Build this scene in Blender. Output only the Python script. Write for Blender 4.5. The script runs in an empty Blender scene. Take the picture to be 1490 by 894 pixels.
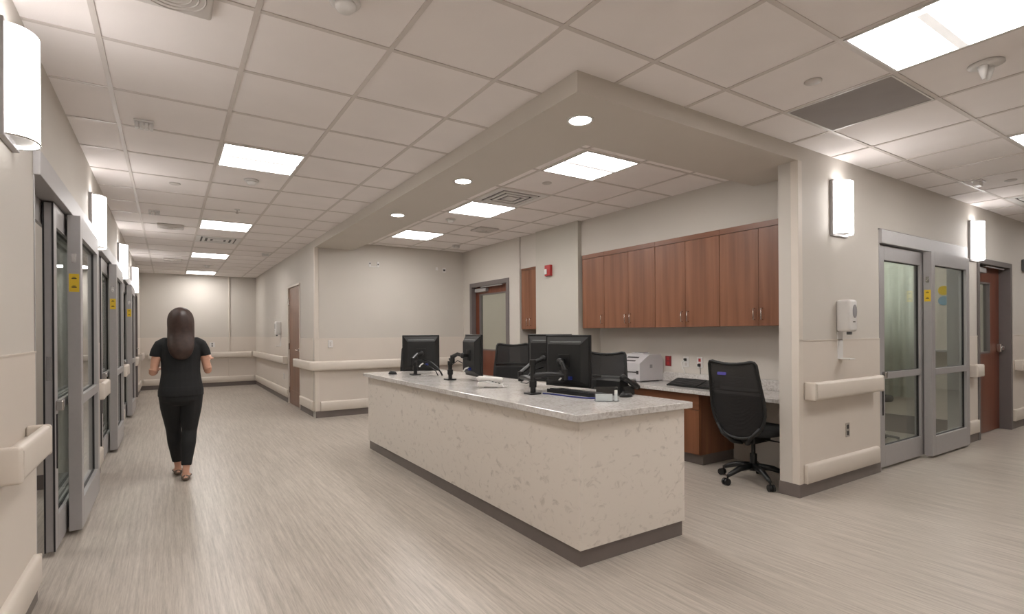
import bpy, bmesh, math, random
from mathutils import Vector, Matrix
random.seed(7)
scn = bpy.context.scene
COL = scn.collection
PI = math.pi
H = 2.70            # ceiling height
T = 0.6096          # ceiling tile

# ------------------------------------------------------------------ camera
YAW, ROLL = 0.5611, -0.0066
cam = bpy.data.cameras.new('camera'); camo = bpy.data.objects.new('camera', cam); COL.objects.link(camo)
_r = Vector((math.cos(YAW), -math.sin(YAW), 0)); _u = Vector((0, 0, 1)); _f = Vector((math.sin(YAW), math.cos(YAW), 0))
_r2 = math.cos(ROLL)*_r + math.sin(ROLL)*_u; _u2 = -math.sin(ROLL)*_r + math.cos(ROLL)*_u
M = Matrix.Identity(4)
for i in range(3):
    M[i][0] = _r2[i]; M[i][1] = _u2[i]; M[i][2] = -_f[i]
M.translation = Vector((0, 0, 1.285))
camo.matrix_world = M
cam.sensor_width = 36; cam.lens = 36*760.1/1490
cam.shift_x = (745-722.76)/1490; cam.shift_y = (483.49-447)/1490
cam.clip_start = 0.05
scn.camera = camo

# ------------------------------------------------------------------ world, exposure
w = bpy.data.worlds.new('world'); scn.world = w; w.use_nodes = True
w.node_tree.nodes['Background'].inputs[0].default_value = (0.9, 0.87, 0.85, 1)
w.node_tree.nodes['Background'].inputs[1].default_value = 0.15
scn.view_settings.view_transform = 'Standard'; scn.view_settings.look = 'None'
scn.view_settings.gamma = 1; scn.view_settings.use_curve_mapping = False
scn.view_settings.exposure = 0.0
TROFFER, SCONCE, DOWN = 22.5, 10.0, 65.0
LIGHT_RGB = (1.0, 0.965, 0.935)

# ------------------------------------------------------------------ materials
def newmat(name):
    m = bpy.data.materials.new(name); m.use_nodes = True
    nt = m.node_tree
    return m, nt, nt.nodes['Principled BSDF']
def mat(name, rgb, rough=0.5, metal=0.0, var=0.04, scale=6.0, spec=0.5, bump=0.0, bscale=200):
    m, nt, b = newmat(name)
    tc = nt.nodes.new('ShaderNodeTexCoord'); nz = nt.nodes.new('ShaderNodeTexNoise')
    nz.inputs['Scale'].default_value = scale; nz.inputs['Detail'].default_value = 4
    nt.links.new(tc.outputs['Object'], nz.inputs['Vector'])
    rp = nt.nodes.new('ShaderNodeValToRGB')
    rp.color_ramp.elements[0].position = .3; rp.color_ramp.elements[1].position = .7
    rp.color_ramp.elements[0].color = tuple(c*(1-var) for c in rgb)+(1,)
    rp.color_ramp.elements[1].color = tuple(min(1, c*(1+var)) for c in rgb)+(1,)
    nt.links.new(nz.outputs['Fac'], rp.inputs['Fac']); nt.links.new(rp.outputs['Color'], b.inputs['Base Color'])
    b.inputs['Roughness'].default_value = rough; b.inputs['Metallic'].default_value = metal
    b.inputs['Specular IOR Level'].default_value = spec
    if bump:
        n2 = nt.nodes.new('ShaderNodeTexNoise'); n2.inputs['Scale'].default_value = bscale
        nt.links.new(tc.outputs['Object'], n2.inputs['Vector'])
        bp = nt.nodes.new('ShaderNodeBump'); bp.inputs['Strength'].default_value = bump; bp.inputs['Distance'].default_value = .002
        nt.links.new(n2.outputs['Fac'], bp.inputs['Height']); nt.links.new(bp.outputs['Normal'], b.inputs['Normal'])
    return m
def emis(name, rgb, s):
    m, nt, b = newmat(name)
    b.inputs['Base Color'].default_value = (.85, .85, .85, 1)
    b.inputs['Emission Color'].default_value = tuple(rgb)+(1,); b.inputs['Emission Strength'].default_value = s
    return m
def wood(name, c1, c2, c3, along=2, rough=0.35):
    m, nt, b = newmat(name)
    tc = nt.nodes.new('ShaderNodeTexCoord'); mp = nt.nodes.new('ShaderNodeMapping')
    sc = [14, 14, 14]; sc[along] = 0.7; mp.inputs['Scale'].default_value = sc
    nt.links.new(tc.outputs['Object'], mp.inputs['Vector'])
    n = nt.nodes.new('ShaderNodeTexNoise'); n.inputs['Scale'].default_value = 1.0; n.inputs['Detail'].default_value = 5; n.inputs['Distortion'].default_value = .4
    nt.links.new(mp.outputs['Vector'], n.inputs['Vector'])
    rp = nt.nodes.new('ShaderNodeValToRGB'); e = rp.color_ramp.elements
    e[0].position = .3; e[0].color = c1+(1,); e[1].position = .72; e[1].color = c3+(1,)
    k = e.new(.5); k.color = c2+(1,)
    nt.links.new(n.outputs['Fac'], rp.inputs['Fac']); nt.links.new(rp.outputs['Color'], b.inputs['Base Color'])
    b.inputs['Roughness'].default_value = rough
    return m
def glassmat(name, tint=(.93, .96, .94), refl=.9):
    m = bpy.data.materials.new(name); m.use_nodes = True; nt = m.node_tree; nt.nodes.clear()
    o = nt.nodes.new('ShaderNodeOutputMaterial'); mx = nt.nodes.new('ShaderNodeMixShader')
    t = nt.nodes.new('ShaderNodeBsdfTransparent'); g = nt.nodes.new('ShaderNodeBsdfGlossy'); fr = nt.nodes.new('ShaderNodeMath'); lw = nt.nodes.new('ShaderNodeLayerWeight'); pw = nt.nodes.new('ShaderNodeMath')
    t.inputs[0].default_value = tint+(1,); g.inputs['Roughness'].default_value = .02; g.inputs[0].default_value = (refl, refl, refl, 1)
    lw.inputs[0].default_value = .5; pw.operation = 'POWER'; pw.inputs[1].default_value = 5
    fr.operation = 'MULTIPLY_ADD'; fr.inputs[1].default_value = .92; fr.inputs[2].default_value = .045
    nt.links.new(lw.outputs['Facing'], pw.inputs[0]); nt.links.new(pw.outputs[0], fr.inputs[0])
    nt.links.new(fr.outputs[0], mx.inputs[0]); nt.links.new(t.outputs[0], mx.inputs[1]); nt.links.new(g.outputs[0], mx.inputs[2]); nt.links.new(mx.outputs[0], o.inputs[0])
    return m
def meshmat(name, rgb, alpha):
    m, nt, b = newmat(name)
    tc = nt.nodes.new('ShaderNodeTexCoord'); ck = nt.nodes.new('ShaderNodeTexWave')
    ck.inputs['Scale'].default_value = 60
    nt.links.new(tc.outputs['Object'], ck.inputs['Vector'])
    mr = nt.nodes.new('ShaderNodeMapRange'); mr.inputs[3].default_value = alpha-.08; mr.inputs[4].default_value = alpha+.08
    nt.links.new(ck.outputs['Fac'], mr.inputs[0]); nt.links.new(mr.outputs[0], b.inputs['Alpha'])
    b.inputs['Base Color'].default_value = rgb+(1,); b.inputs['Roughness'].default_value = .8
    return m
def floormat():
    m, nt, b = newmat('vinyl_floor')
    tc = nt.nodes.new('ShaderNodeTexCoord'); L = nt.links.new
    def nz(sc, det=5, s=1.0):
        mp = nt.nodes.new('ShaderNodeMapping'); mp.inputs['Scale'].default_value = sc
        L(tc.outputs['Object'], mp.inputs['Vector'])
        n = nt.nodes.new('ShaderNodeTexNoise'); n.inputs['Scale'].default_value = s; n.inputs['Detail'].default_value = det; n.inputs['Roughness'].default_value = .65
        L(mp.outputs['Vector'], n.inputs['Vector']); return n
    a = nz((55, 1.6, 1)); c = nz((160, 9, 1), 3); d = nz((1.2, .5, 1), 2)
    m1 = nt.nodes.new('ShaderNodeMath'); m1.operation = 'MULTIPLY'; m1.inputs[1].default_value = .6; L(a.outputs['Fac'], m1.inputs[0])
    m2 = nt.nodes.new('ShaderNodeMath'); m2.operation = 'MULTIPLY_ADD'; m2.inputs[1].default_value = .3; L(c.outputs['Fac'], m2.inputs[0]); L(m1.outputs[0], m2.inputs[2])
    m3 = nt.nodes.new('ShaderNodeMath'); m3.operation = 'MULTIPLY_ADD'; m3.inputs[1].default_value = .1; L(d.outputs['Fac'], m3.inputs[0]); L(m2.outputs[0], m3.inputs[2])
    rp = nt.nodes.new('ShaderNodeValToRGB'); e = rp.color_ramp.elements
    e[0].position = .38; e[0].color = (.33, .29, .25, 1); e[1].position = .62; e[1].color = (.55, .495, .435, 1)
    L(m3.outputs[0], rp.inputs['Fac']); L(rp.outputs['Color'], b.inputs['Base Color'])
    b.inputs['Roughness'].default_value = .33; b.inputs['Specular IOR Level'].default_value = .45
    return m
def speckle(name, base, dark, light, rough=.2):
    m, nt, b = newmat(name); L = nt.links.new
    tc = nt.nodes.new('ShaderNodeTexCoord')
    n = nt.nodes.new('ShaderNodeTexNoise'); n.inputs['Scale'].default_value = 55; n.inputs['Detail'].default_value = 6; n.inputs['Roughness'].default_value = .75
    n2 = nt.nodes.new('ShaderNodeTexNoise'); n2.inputs['Scale'].default_value = 7; n2.inputs['Detail'].default_value = 4
    L(tc.outputs['Object'], n.inputs['Vector']); L(tc.outputs['Object'], n2.inputs['Vector'])
    ad = nt.nodes.new('ShaderNodeMath'); ad.operation = 'MULTIPLY_ADD'; ad.inputs[1].default_value = .35
    L(n2.outputs['Fac'], ad.inputs[0]); L(n.outputs['Fac'], ad.inputs[2])
    rp = nt.nodes.new('ShaderNodeValToRGB'); e = rp.color_ramp.elements
    e[0].position = .5; e[0].color = dark+(1,); e[1].position = .82; e[1].color = light+(1,); k = e.new(.64); k.color = base+(1,)
    L(ad.outputs[0], rp.inputs['Fac']); L(rp.outputs['Color'], b.inputs['Base Color'])
    b.inputs['Roughness'].default_value = rough
    return m
def marble():
    m, nt, b = newmat('marble_laminate'); L = nt.links.new
    tc = nt.nodes.new('ShaderNodeTexCoord'); mp = nt.nodes.new('ShaderNodeMapping'); mp.inputs['Rotation'].default_value = (.5, .3, .4); mp.inputs['Scale'].default_value = (1, 1, 1.5)
    L(tc.outputs['Object'], mp.inputs['Vector'])
    n = nt.nodes.new('ShaderNodeTexNoise'); n.inputs['Scale'].default_value = 13; n.inputs['Detail'].default_value = 9; n.inputs['Distortion'].default_value = .7; n.inputs['Roughness'].default_value = .6
    L(mp.outputs['Vector'], n.inputs['Vector'])
    rp = nt.nodes.new('ShaderNodeValToRGB'); e = rp.color_ramp.elements
    c0 = (.75, .69, .625, 1)
    e[0].position = .24; e[0].color = (.47, .42, .37, 1); e[1].position = .43; e[1].color = c0
    k = e.new(.60); k.color = c0; k = e.new(.72); k.color = (.60, .545, .485, 1)
    L(n.outputs['Fac'], rp.inputs['Fac']); L(rp.outputs['Color'], b.inputs['Base Color'])
    b.inputs['Roughness'].default_value = .38
    return m
WALL = mat('wall_paint', (.60, .56, .51), .62, var=.015, scale=2, bump=.15, bscale=400)
FRP = mat('wall_protection_sheet', (.68, .615, .55), .42, var=.012, scale=3, bump=.1, bscale=500)
WHITEWALL = mat('column_paint', (.56, .53, .475), .6, var=.012, scale=2)
RAIL = mat('rail_vinyl', (.70, .635, .565), .38, var=.01, scale=9)
KICK = mat('rubber_base', (.165, .138, .126), .45, var=.05, scale=8)
FLOOR = floormat()
TILE = mat('ceiling_tile', (.87, .82, .80), .9, var=.02, scale=3, bump=.35, bscale=350)
BAR = mat('shaded_ceiling_bar', (.64, .585, .55), .45, var=.01)  # white bars toned darker than the tiles, shading put into the colour
SOFFIT = mat('soffit_paint', (.60, .555, .50), .6, var=.012, scale=2)
WHITE = mat('white_plastic', (.72, .70, .68), .35, var=.01)
PALE = mat('pale_plastic', (.60, .56, .53), .45, var=.02)
GREYM = mat('grey_panel', (.34, .315, .305), .9, var=.03, bump=.3, spec=.15)
DARKM = mat('dark_metal', (.05, .045, .045), .5)
ALU = mat('satin_aluminium', (.42, .405, .405), .40, .30, var=.02, scale=30)
GASK = mat('black_gasket', (.02, .018, .02), .5)
CHROME = mat('brushed_chrome', (.62, .60, .58), .22, 1.0, var=.02, scale=40)
FRAME = mat('painted_steel_frame', (.16, .14, .135), .42, var=.02)
WOOD = wood('cherry_wood', (.165, .062, .029), (.22, .088, .043), (.275, .115, .058))
WOODH = wood('cherry_wood_level', (.165, .062, .029), (.22, .088, .043), (.275, .115, .058), along=1)
DOORW = wood('door_veneer', (.16, .072, .042), (.20, .092, .053), (.23, .11, .062), rough=.3)
DOORR = wood('door_red_veneer', (.125, .035, .018), (.16, .046, .023), (.19, .058, .029), rough=.3)
QUARTZ = speckle('quartz', (.60, .57, .545), (.40, .365, .335), (.70, .68, .66), .13)
MARBLE = marble()
BLACK = mat('black_plastic', (.008, .0085, .009), .36, var=.1, scale=20)
BLACK2 = mat('black_matte_plastic', (.010, .0105, .0105), .55, var=.1, scale=20)
STRIP = mat('vent_highlight_plastic', (.16, .17, .17), .4)  # lightened so the strip carries a painted highlight along the housing top
GREYP = mat('grey_plastic', (.10, .105, .105), .35, var=.05)
KEY = mat('black_keys', (.03, .031, .033), .5, var=.05)
FAB = mat('black_fabric', (.012, .012, .012), .9, var=.15, scale=80, bump=.4)
MESHF = meshmat('black_mesh', (.016, .015, .015), .80)
PRN = mat('printer_plastic', (.58, .56, .57), .4, var=.01)
PRN2 = mat('printer_grey', (.30, .29, .30), .45, var=.01)
RED = mat('red_plastic', (.42, .03, .03), .35, var=.03)
MAROON = mat('red_outlet', (.24, .025, .03), .4, var=.03)
YEL = mat('yellow_label', (.80, .55, .03), .5, var=.02)
INK = mat('dark_ink', (.05, .04, .02), .6)
BLUE = mat('blue_plastic', (.02, .035, .22), .4, var=.05)
PURP = mat('violet_label', (.07, .055, .32), .4, var=.05)
PAPER = mat('paper', (.78, .78, .76), .7, var=.01)
GLASS = glassmat('door_glass', (.90, .94, .91))
CLEAR = glassmat('clear_acrylic', (.93, .95, .96), 1.0)
LENS = emis('troffer_lens', LIGHT_RGB, TROFFER)
SHADE = emis('sconce_glass', (1.0, .97, .95), SCONCE)
SPINE = emis('spine_lens', LIGHT_RGB, .62)
DLENS = emis('downlight_lens', (1.0, .93, .85), DOWN)
CURT = mat('privacy_curtain', (.58, .60, .53), .85, var=.06, scale=3)
BLIND = mat('pale_curtain', (.58, .57, .54), .8, var=.04, scale=3)
SKIN = mat('skin', (.55, .30, .21), .5, var=.04, scale=15)
HAIR = mat('brown_hair', (.036, .017, .012), .45, var=.3, scale=40)
CLOTH = mat('black_cloth', (.009, .009, .010), .85, var=.15, scale=60)
CLOTH2 = mat('black_trouser_cloth', (.008, .008, .009), .8, var=.15, scale=60)
SHOE = mat('brown_leather', (.10, .07, .05), .5, var=.1)

# ------------------------------------------------------------------ mesh builder
class MB:
    def __init__(s): s.bm = bmesh.new(); s.M = Matrix.Identity(4)
    def _merge(s, b):
        b.transform(s.M); me = bpy.data.meshes.new('t'); b.to_mesh(me); b.free(); s.bm.from_mesh(me); bpy.data.meshes.remove(me)
    def box(s, x0, x1, y0, y1, z0, z1, bev=0, seg=2, rot=None):
        b = bmesh.new(); bmesh.ops.create_cube(b, size=1)
        cx, cy, cz = (x0+x1)/2, (y0+y1)/2, (z0+z1)/2
        for v in b.verts: v.co = Vector((v.co.x*(x1-x0), v.co.y*(y1-y0), v.co.z*(z1-z0)))
        if bev: bmesh.ops.bevel(b, geom=b.edges[:], offset=bev, segments=seg, profile=.5, affect='EDGES')
        if rot is not None: b.transform(rot)
        b.transform(Matrix.Translation((cx, cy, cz))); s._merge(b); return s
    def cyl(s, p0, p1, r, r2=None, n=20):
        p0, p1 = Vector(p0), Vector(p1); d = p1-p0; b = bmesh.new()
        bmesh.ops.create_cone(b, cap_ends=True, segments=n, radius1=r, radius2=r if r2 is None else r2, depth=d.length)
        b.transform(Matrix.Translation((p0+p1)/2) @ d.to_track_quat('Z', 'Y').to_matrix().to_4x4()); s._merge(b); return s
    def sph(s, c, r, sc=(1, 1, 1), n=16):
        b = bmesh.new(); bmesh.ops.create_uvsphere(b, u_segments=n, v_segments=n//2+2, radius=r)
        b.transform(Matrix.Translation(c) @ Matrix.Diagonal((*sc, 1))); s._merge(b); return s
    def tube(s, pts, r, n=10, closed=False):
        pts = [Vector(p) for p in pts]; N = len(pts); rs = r if isinstance(r, (list, tuple)) else [r]*N
        b = bmesh.new(); rings = []; prev = None
        for i, p in enumerate(pts):
            if closed: t = (pts[(i+1) % N]-pts[i-1]).normalized()
            else: t = (pts[min(i+1, N-1)]-pts[max(i-1, 0)]).normalized()
            if prev is None:
                a = t.orthogonal().normalized()
            else:
                a = (prev - t*prev.dot(t)).normalized()
            prev = a; c = t.cross(a)
            rings.append([b.verts.new(p+(a*math.cos(k*2*PI/n)+c*math.sin(k*2*PI/n))*rs[i]) for k in range(n)])
        for i in range(N if closed else N-1):
            A, B = rings[i], rings[(i+1) % N]
            for k in range(n): b.faces.new((A[k], A[(k+1) % n], B[(k+1) % n], B[k]))
        if not closed: b.faces.new(rings[0][::-1]); b.faces.new(rings[-1])
        bmesh.ops.recalc_face_normals(b, faces=b.faces[:]); s._merge(b); return s
    def loft(s, rings, cap=True):
        b = bmesh.new(); R = [[b.verts.new(p) for p in r] for r in rings]; n = len(R[0])
        for i in range(len(R)-1):
            for k in range(n): b.faces.new((R[i][k], R[i][(k+1) % n], R[i+1][(k+1) % n], R[i+1][k]))
        if cap: b.faces.new(R[0][::-1]); b.faces.new(R[-1])
        bmesh.ops.recalc_face_normals(b, faces=b.faces[:]); s._merge(b); return s
    def ell(s, secs, n=24, cap=True):      # secs: (cx,cy,z,rx,ry)
        return s.loft([[Vector((cx+rx*math.cos(k*2*PI/n), cy+ry*math.sin(k*2*PI/n), z)) for k in range(n)] for cx, cy, z, rx, ry in secs], cap)
    def prism(s, poly, axis, a0, a1):      # poly of 2D pts in the two other axes (cyclic order)
        def P(p, a):
            return Vector((a, p[0], p[1])) if axis == 0 else Vector((p[0], a, p[1])) if axis == 1 else Vector((p[0], p[1], a))
        return s.loft([[P(p, a0) for p in poly], [P(p, a1) for p in poly]])
    def lathe(s, prof, c=(0, 0, 0), n=28):
        b = bmesh.new(); R = []
        for r, z in prof: R.append([b.verts.new(Vector(c)+Vector((max(r, 1e-4)*math.cos(k*2*PI/n), max(r, 1e-4)*math.sin(k*2*PI/n), z))) for k in range(n)])
        for i in range(len(R)-1):
            for k in range(n): b.faces.new((R[i][k], R[i][(k+1) % n], R[i+1][(k+1) % n], R[i+1][k]))
        b.faces.new(R[0][::-1]); b.faces.new(R[-1])
        bmesh.ops.recalc_face_normals(b, faces=b.faces[:]); s._merge(b); return s
    def build(s, name, m, parent=None, smooth=False, loc=None, rot=None, sm_ang=None):
        me = bpy.data.meshes.new(name); s.bm.to_mesh(me); s.bm.free(); me.materials.append(m)
        if smooth or sm_ang is not None:
            for p in me.polygons: p.use_smooth = True
            if sm_ang is not None: me.set_sharp_from_angle(angle=math.radians(sm_ang))
        o = bpy.data.objects.new(name, me); COL.objects.link(o)
        if parent: o.parent = parent
        if loc: o.location = loc
        if rot: o.rotation_euler = rot
        return o
def tag(o, label, cat, group=None, kind=None):
    o['label'] = label; o['category'] = cat
    if group: o['group'] = group
    if kind: o['kind'] = kind
    return o
def thing(name, label, cat, loc=(0, 0, 0), rz=0, group=None, kind=None, rot=None):
    o = bpy.data.objects.new(name, None); COL.objects.link(o); o.empty_display_size = .1
    o.location = loc; o.rotation_euler = rot if rot else (0, 0, rz)
    return tag(o, label, cat, group, kind)
def struct(name, mb, m, label, cat='wall', **k): return tag(mb.build(name, m, **k), label, cat, kind='structure')
def dup(root, loc, rz=None, label=None, group=None, rot=None):
    def cp(o, parent):
        c = o.copy(); COL.objects.link(c); c.parent = parent
        for ch in list(o.children): cp(ch, c)
        return c
    r = cp(root, None); r.location = loc
    if rz is not None: r.rotation_euler = (0, 0, rz)
    if rot: r.rotation_euler = rot
    if label: r['label'] = label
    if group: r['group'] = group
    return r

# ================================================================== ROOM SHELL
XL, XR = -0.55, 14.0
YN, YF = -3.0, 14.45
WY = 2.155           # plane of the right hand wall and of the counter end
CX = 1.88            # plane of the corridor's right wall and of the counter front
AB = 8.15            # alcove back wall
AW, AX, AD = 4.80, 4.48, 4.43   # alcove right wall, bulkhead, door wall/column face
FRPZ = 1.20
struct('floor', MB().box(-4.2, XR+.2, YN-.2, YF+.2, -.06, 0), FLOOR, 'grey-beige streaked vinyl floor', 'floor')
mb = MB().box(-4.2, XR+.2, YN-.2, YF+.2, H, H+.06)
struct('ceiling', mb, TILE, 'white acoustic tile ceiling', 'ceiling')
def grid(x0, x1, y0, y1, ox, oy, name, label, skip=None):
    mb = MB(); z0, z1, hw = H-.005, H+.001, .012
    i = math.ceil((x0-ox)/T-1e-6)
    def clear(a, b, lo, hi, c, ax):
        # spans of a bar at c from lo to hi outside the skip rectangle
        if not skip: return [(lo, hi)]
        sx0, sx1, sy0, sy1 = skip
        inside = (sx0 < c < sx1) if ax == 'x' else (sy0 < c < sy1)
        if not inside: return [(lo, hi)]
        s0, s1 = (sy0, sy1) if ax == 'x' else (sx0, sx1)
        return [q for q in ((lo, min(hi, s0)), (max(lo, s1), hi)) if q[1]-q[0] > .02]
    while ox+i*T <= x1:
        c = ox+i*T
        for lo, hi in clear(0, 0, y0, y1, c, 'x'): mb.box(c-hw, c+hw, lo, hi, z0, z1)
        i += 1
    j = math.ceil((y0-oy)/T-1e-6)
    while oy+j*T <= y1:
        c = oy+j*T
        for lo, hi in clear(0, 0, x0, x1, c, 'y'): mb.box(lo, hi, c-hw, c+hw, z0+.0007, z1)
        j += 1
    return struct(name, mb, BAR, label, 'ceiling trim')
GX, GY = -.2722, 1.8736
grid(XL, XR, YN, WY, GX, GY, 'trim_1', 'metal grid of the suspended ceiling in the front and right corridor')
grid(XL, CX, WY, YF, GX, GY, 'trim_2', 'metal grid of the suspended ceiling along the left corridor')
grid(2.47, AX, 2.75, AB, 2.755, 3.05, 'trim_3', 'metal grid of the suspended ceiling inside the station soffit')
# dropped soffit
mb = MB(); zb = 2.585
mb.prism([(CX, WY), (4.08, WY), (4.08, WY+.15), (AX, WY+.15), (AX, 2.75), (2.47, 2.75), (2.47, AB), (CX, AB)], 2, zb, H)
struct('trim_4', mb, SOFFIT, 'beige dropped soffit framing the nurse station ceiling', 'soffit')
mb = MB()
mb.box(2.47, AX, 2.75, 2.768, H-.012, H-.001); mb.box(2.47, 2.488, 2.768, AB, H-.012, H-.001)
struct('trim_5', mb, WHITE, 'white angle trim along the inner soffit edge', 'ceiling trim')

def wall(name, axis, p0, p1, lo, hi, holes, m=WALL, label='', panel=0, top=H, base=True):
    """axis 'x': wall runs along x between y p0..p1; 'y' runs along y between x p0..p1. panel -1/+1/0: side with lower sheet"""
    mb = MB(); pb = MB(); kb = MB(); cb = MB()
    def bx(b, a0, a1, c0, c1, z0, z1):
        if a1-a0 < 1e-4: return
        if axis == 'x': b.box(a0, a1, c0, c1, z0, z1)
        else: b.box(c0, c1, a0, a1, z0, z1)
    cur = lo; segs = []
    for h0, h1, hz in sorted(holes): segs.append((cur, h0)); bx(mb, h0, h1, p0, p1, hz, top); cur = h1
    segs.append((cur, hi))
    for a, b in segs: bx(mb, a, b, p0, p1, 0, top)
    struct(name, mb, m, label)
    if panel:
        q0, q1 = (p1, p1+.004) if panel > 0 else (p0-.004, p0)
        r0, r1 = (p1, p1+.008) if panel > 0 else (p0-.008, p0)
        k0, k1 = (p1, p1+.007) if panel > 0 else (p0-.007, p0)
        for a, b in segs:
            bx(pb, a, b, q0, q1, 0, FRPZ); bx(cb, a, b, r0, r1, FRPZ, FRPZ+.007); bx(kb, a, b, k0, k1, 0, .10)
        return pb, cb, kb
D1, D2, D3, D4 = (3.33, 5.42), (6.1, 8.19), (8.95, 10.95), (11.75, 13.05)
tn = [6]
def wallp(name, side, *a, **k):
    r = wall(name, *a, **k)
    if r:
        struct('trim_%d' % tn[0], r[0], FRP, 'pinkish protection sheet on the lower %s wall' % side, 'wall panel')
        struct('trim_%d' % (tn[0]+1), r[1], RAIL, 'thin cap strip on top of the %s wall panel' % side, 'wall trim')
        struct('baseboard_'+side.replace(' ', '_'), r[2], KICK, 'dark rubber base of the %s wall' % side, 'baseboard'); tn[0] += 2
HD = 2.19
wallp('wall_left', 'left', 'y', XL-.12, XL, YN, YF, [(*D1, HD), (*D2, HD), (*D3, HD), (*D4, 2.12)], panel=1, label='taupe left corridor wall with sliding doors')
wallp('wall_back', 'back', 'x', YF, YF+.12, XL-.12, CX+.15, [], panel=-1, label='taupe wall at the far end of the corridor')
wallp('wall_corridor', 'corridor', 'y', CX, CX+.15, AB+.15, YF, [(9.2, 10.22, 2.14)], panel=-1, label='taupe right wall of the far corridor')
wallp('wall_alcove', 'alcove', 'x', AB, AB+.15, CX, AD+.12, [], panel=-1, label='beige back wall of the nurse station')
wallp('wall_right', 'right', 'x', WY, WY+.15, 4.08, XR, [(5.43, 7.52, HD), (7.9, 9.12, 2.11)], panel=-1, label='taupe wall of the right corridor')
wall('wall_station_door', 'y', AD, AD+.12, 6.40, AB, [(6.68, 7.9, 2.12)], label='beige wall around the station door')
wall('wall_station', 'y', AW, AW+.12, WY+.15, 6.40, [], label='beige wall behind the back counter')
mb = MB().box(AX, AW, WY+.15, 5.08, 2.252, H).box(AX-.03, AW, 5.98, 6.40, 2.222, H)
struct('wall_bulkhead', mb, WALL, 'beige bulkhead above the cherry wall cabinets')
struct('wall_column', MB().box(AD-.01, AW, 5.08, 5.98, 0, H), WHITEWALL, 'cream column between the wall cabinets')
struct('wall_return', MB().box(AD+.12, AW+.12, 6.40, 6.46, 0, H), WALL, 'side return of the station door wall')
wall('wall_near', 'x', YN-.12, YN, XL-.12, XR, [], label='taupe wall behind the viewpoint')
wall('wall_end', 'y', XR, XR+.12, YN, WY, [], label='taupe end wall of the right corridor')
wall('wall_opposite', 'x', -1.95, -1.83, 3.2, XR, [], label='taupe wall opposite the right corridor doors')
# corner guards: cream vertical strips on the outside corners
mb = MB()
for (x, y) in ((4.08, WY), (CX, AB)):
    mb.box(x-.006, x+.05, y-.008, y+.0, .10, 2.585, .003); mb.box(x-.008, x, y-.008, y+.05, .10, 2.585, .003)
mb.box(1.255, 1.285, YF-.03, YF-.004, .1, H, .004)
struct('trim_%d' % tn[0], mb, RAIL, 'cream corner guards on the outside wall corners', 'corner guard'); tn[0] += 1
struct('trim_%d' % tn[0], MB().box(4.072, 4.08, WY-.007, WY+.155, 0, .10), KICK, 'dark rubber base around the nib wall end', 'baseboard'); tn[0] += 1

# rooms behind the glass
mb = MB()
for y in (5.75, 8.55, 11.35, 14.4): mb.box(-4.1, XL-.12, y-.05, y+.05, 0, H)
mb.box(-4.2, -4.1, YN, YF, 0, H)
struct('wall_patient_rooms', mb, FRP, 'cream partitions of the rooms behind the left doors')
mb = MB()
for y in (5.70, 8.50, 11.30): mb.box(-4.1, XL-.12, y-.012, y, 0, .12)
struct('baseboard_patient_rooms', mb, KICK, 'dark base in the rooms behind the left doors', 'baseboard')
mb = MB().box(4.92, 8.2, 5.4, 5.5, 0, H).box(7.72, 7.78, 2.305, 5.4, 0, H)
struct('wall_right_room', mb, FRP, 'cream walls of the room behind the right sliding door')
struct('baseboard_right_room', MB().box(4.92, 8.1, 5.385, 5.4, 0, .42).box(7.705, 7.72, 2.305, 5.385, 0, .22), KICK, 'dark base in the right room', 'baseboard')
struct('wall_side_room', MB().box(8.2, 11.5, 4.4, 4.5, 0, H).box(11.5, 11.6, 2.305, 4.5, 0, H), WALL, 'taupe walls of the room behind the right wooden door')
mb = MB().box(6.6, 6.7, 6.46, 9.3, 0, H).box(4.55, 6.6, 9.2, 9.3, 0, H).box(4.92, 6.6, 6.36, 6.46, 0, H)
struct('wall_back_room', mb, FRP, 'cream walls of the room behind the station door')

# ================================================================== LIGHT FIXTURES
tf = thing('ceiling_light', '', 'ceiling light', (0, 0, H), group=None)
mb = MB(); q = T/2-.014
for s in (-1, 1):
    mb.box(-q, q, s*q-.012 if s > 0 else -q, q if s > 0 else -q+.012, -.010, -.001)
    mb.box(s*q-.012 if s > 0 else -q, q if s > 0 else -q+.012, -q+.012, q-.012, -.010, -.001)
mb.build('frame', WHITE, tf)
MB().box(-q+.012, q-.012, -q+.012, -.022, -.007, -.001).build('diffuser', LENS, tf)
MB().box(-q+.012, q-.012, .022, q-.012, -.007, -.001).build('diffuser', LENS, tf)
MB().box(-q+.06, q-.012, -.021, .021, -.0115, -.001, .002).build('center_spine', SPINE, tf)
def cell(i, j, ox=GX, oy=GY): return (ox+(i+.5)*T, oy+(j+.5)*T, H)
tl = 'square flush ceiling light panel, '
spots = [((1, 4), tl+'nearest of the four over the left corridor', 'ceiling lights along the left corridor'),
         ((1, 9), tl+'second of the four over the left corridor', 'ceiling lights along the left corridor'),
         ((1, 14), tl+'third of the four over the left corridor', 'ceiling lights along the left corridor'),
         ((1, 19), tl+'farthest over the left corridor, by the end wall', 'ceiling lights along the left corridor'),
         ((5, -2), tl+'large at the top right corner with a pale centre spine', 'ceiling lights along the right corridor'),
         ((9, -2), tl+'cut by the right edge beyond the grey ceiling panel', 'ceiling lights along the right corridor')]
out = [(1, -1), (1, -6), (5, -7), (13, -2), (17, -2)]  # unseen panels added for light, continuing the ceiling layout
first = True
for (ij, lab, gr) in spots:
    if first: tf.location = cell(*ij); tf['label'] = lab; tf['group'] = gr; first = False
    else: dup(tf, cell(*ij), label=lab, group=gr)
for ij in out: dup(tf, cell(*ij), label='square flush ceiling light panel added unseen beyond the picture edge', group='ceiling lights added beyond the picture edge')
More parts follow.
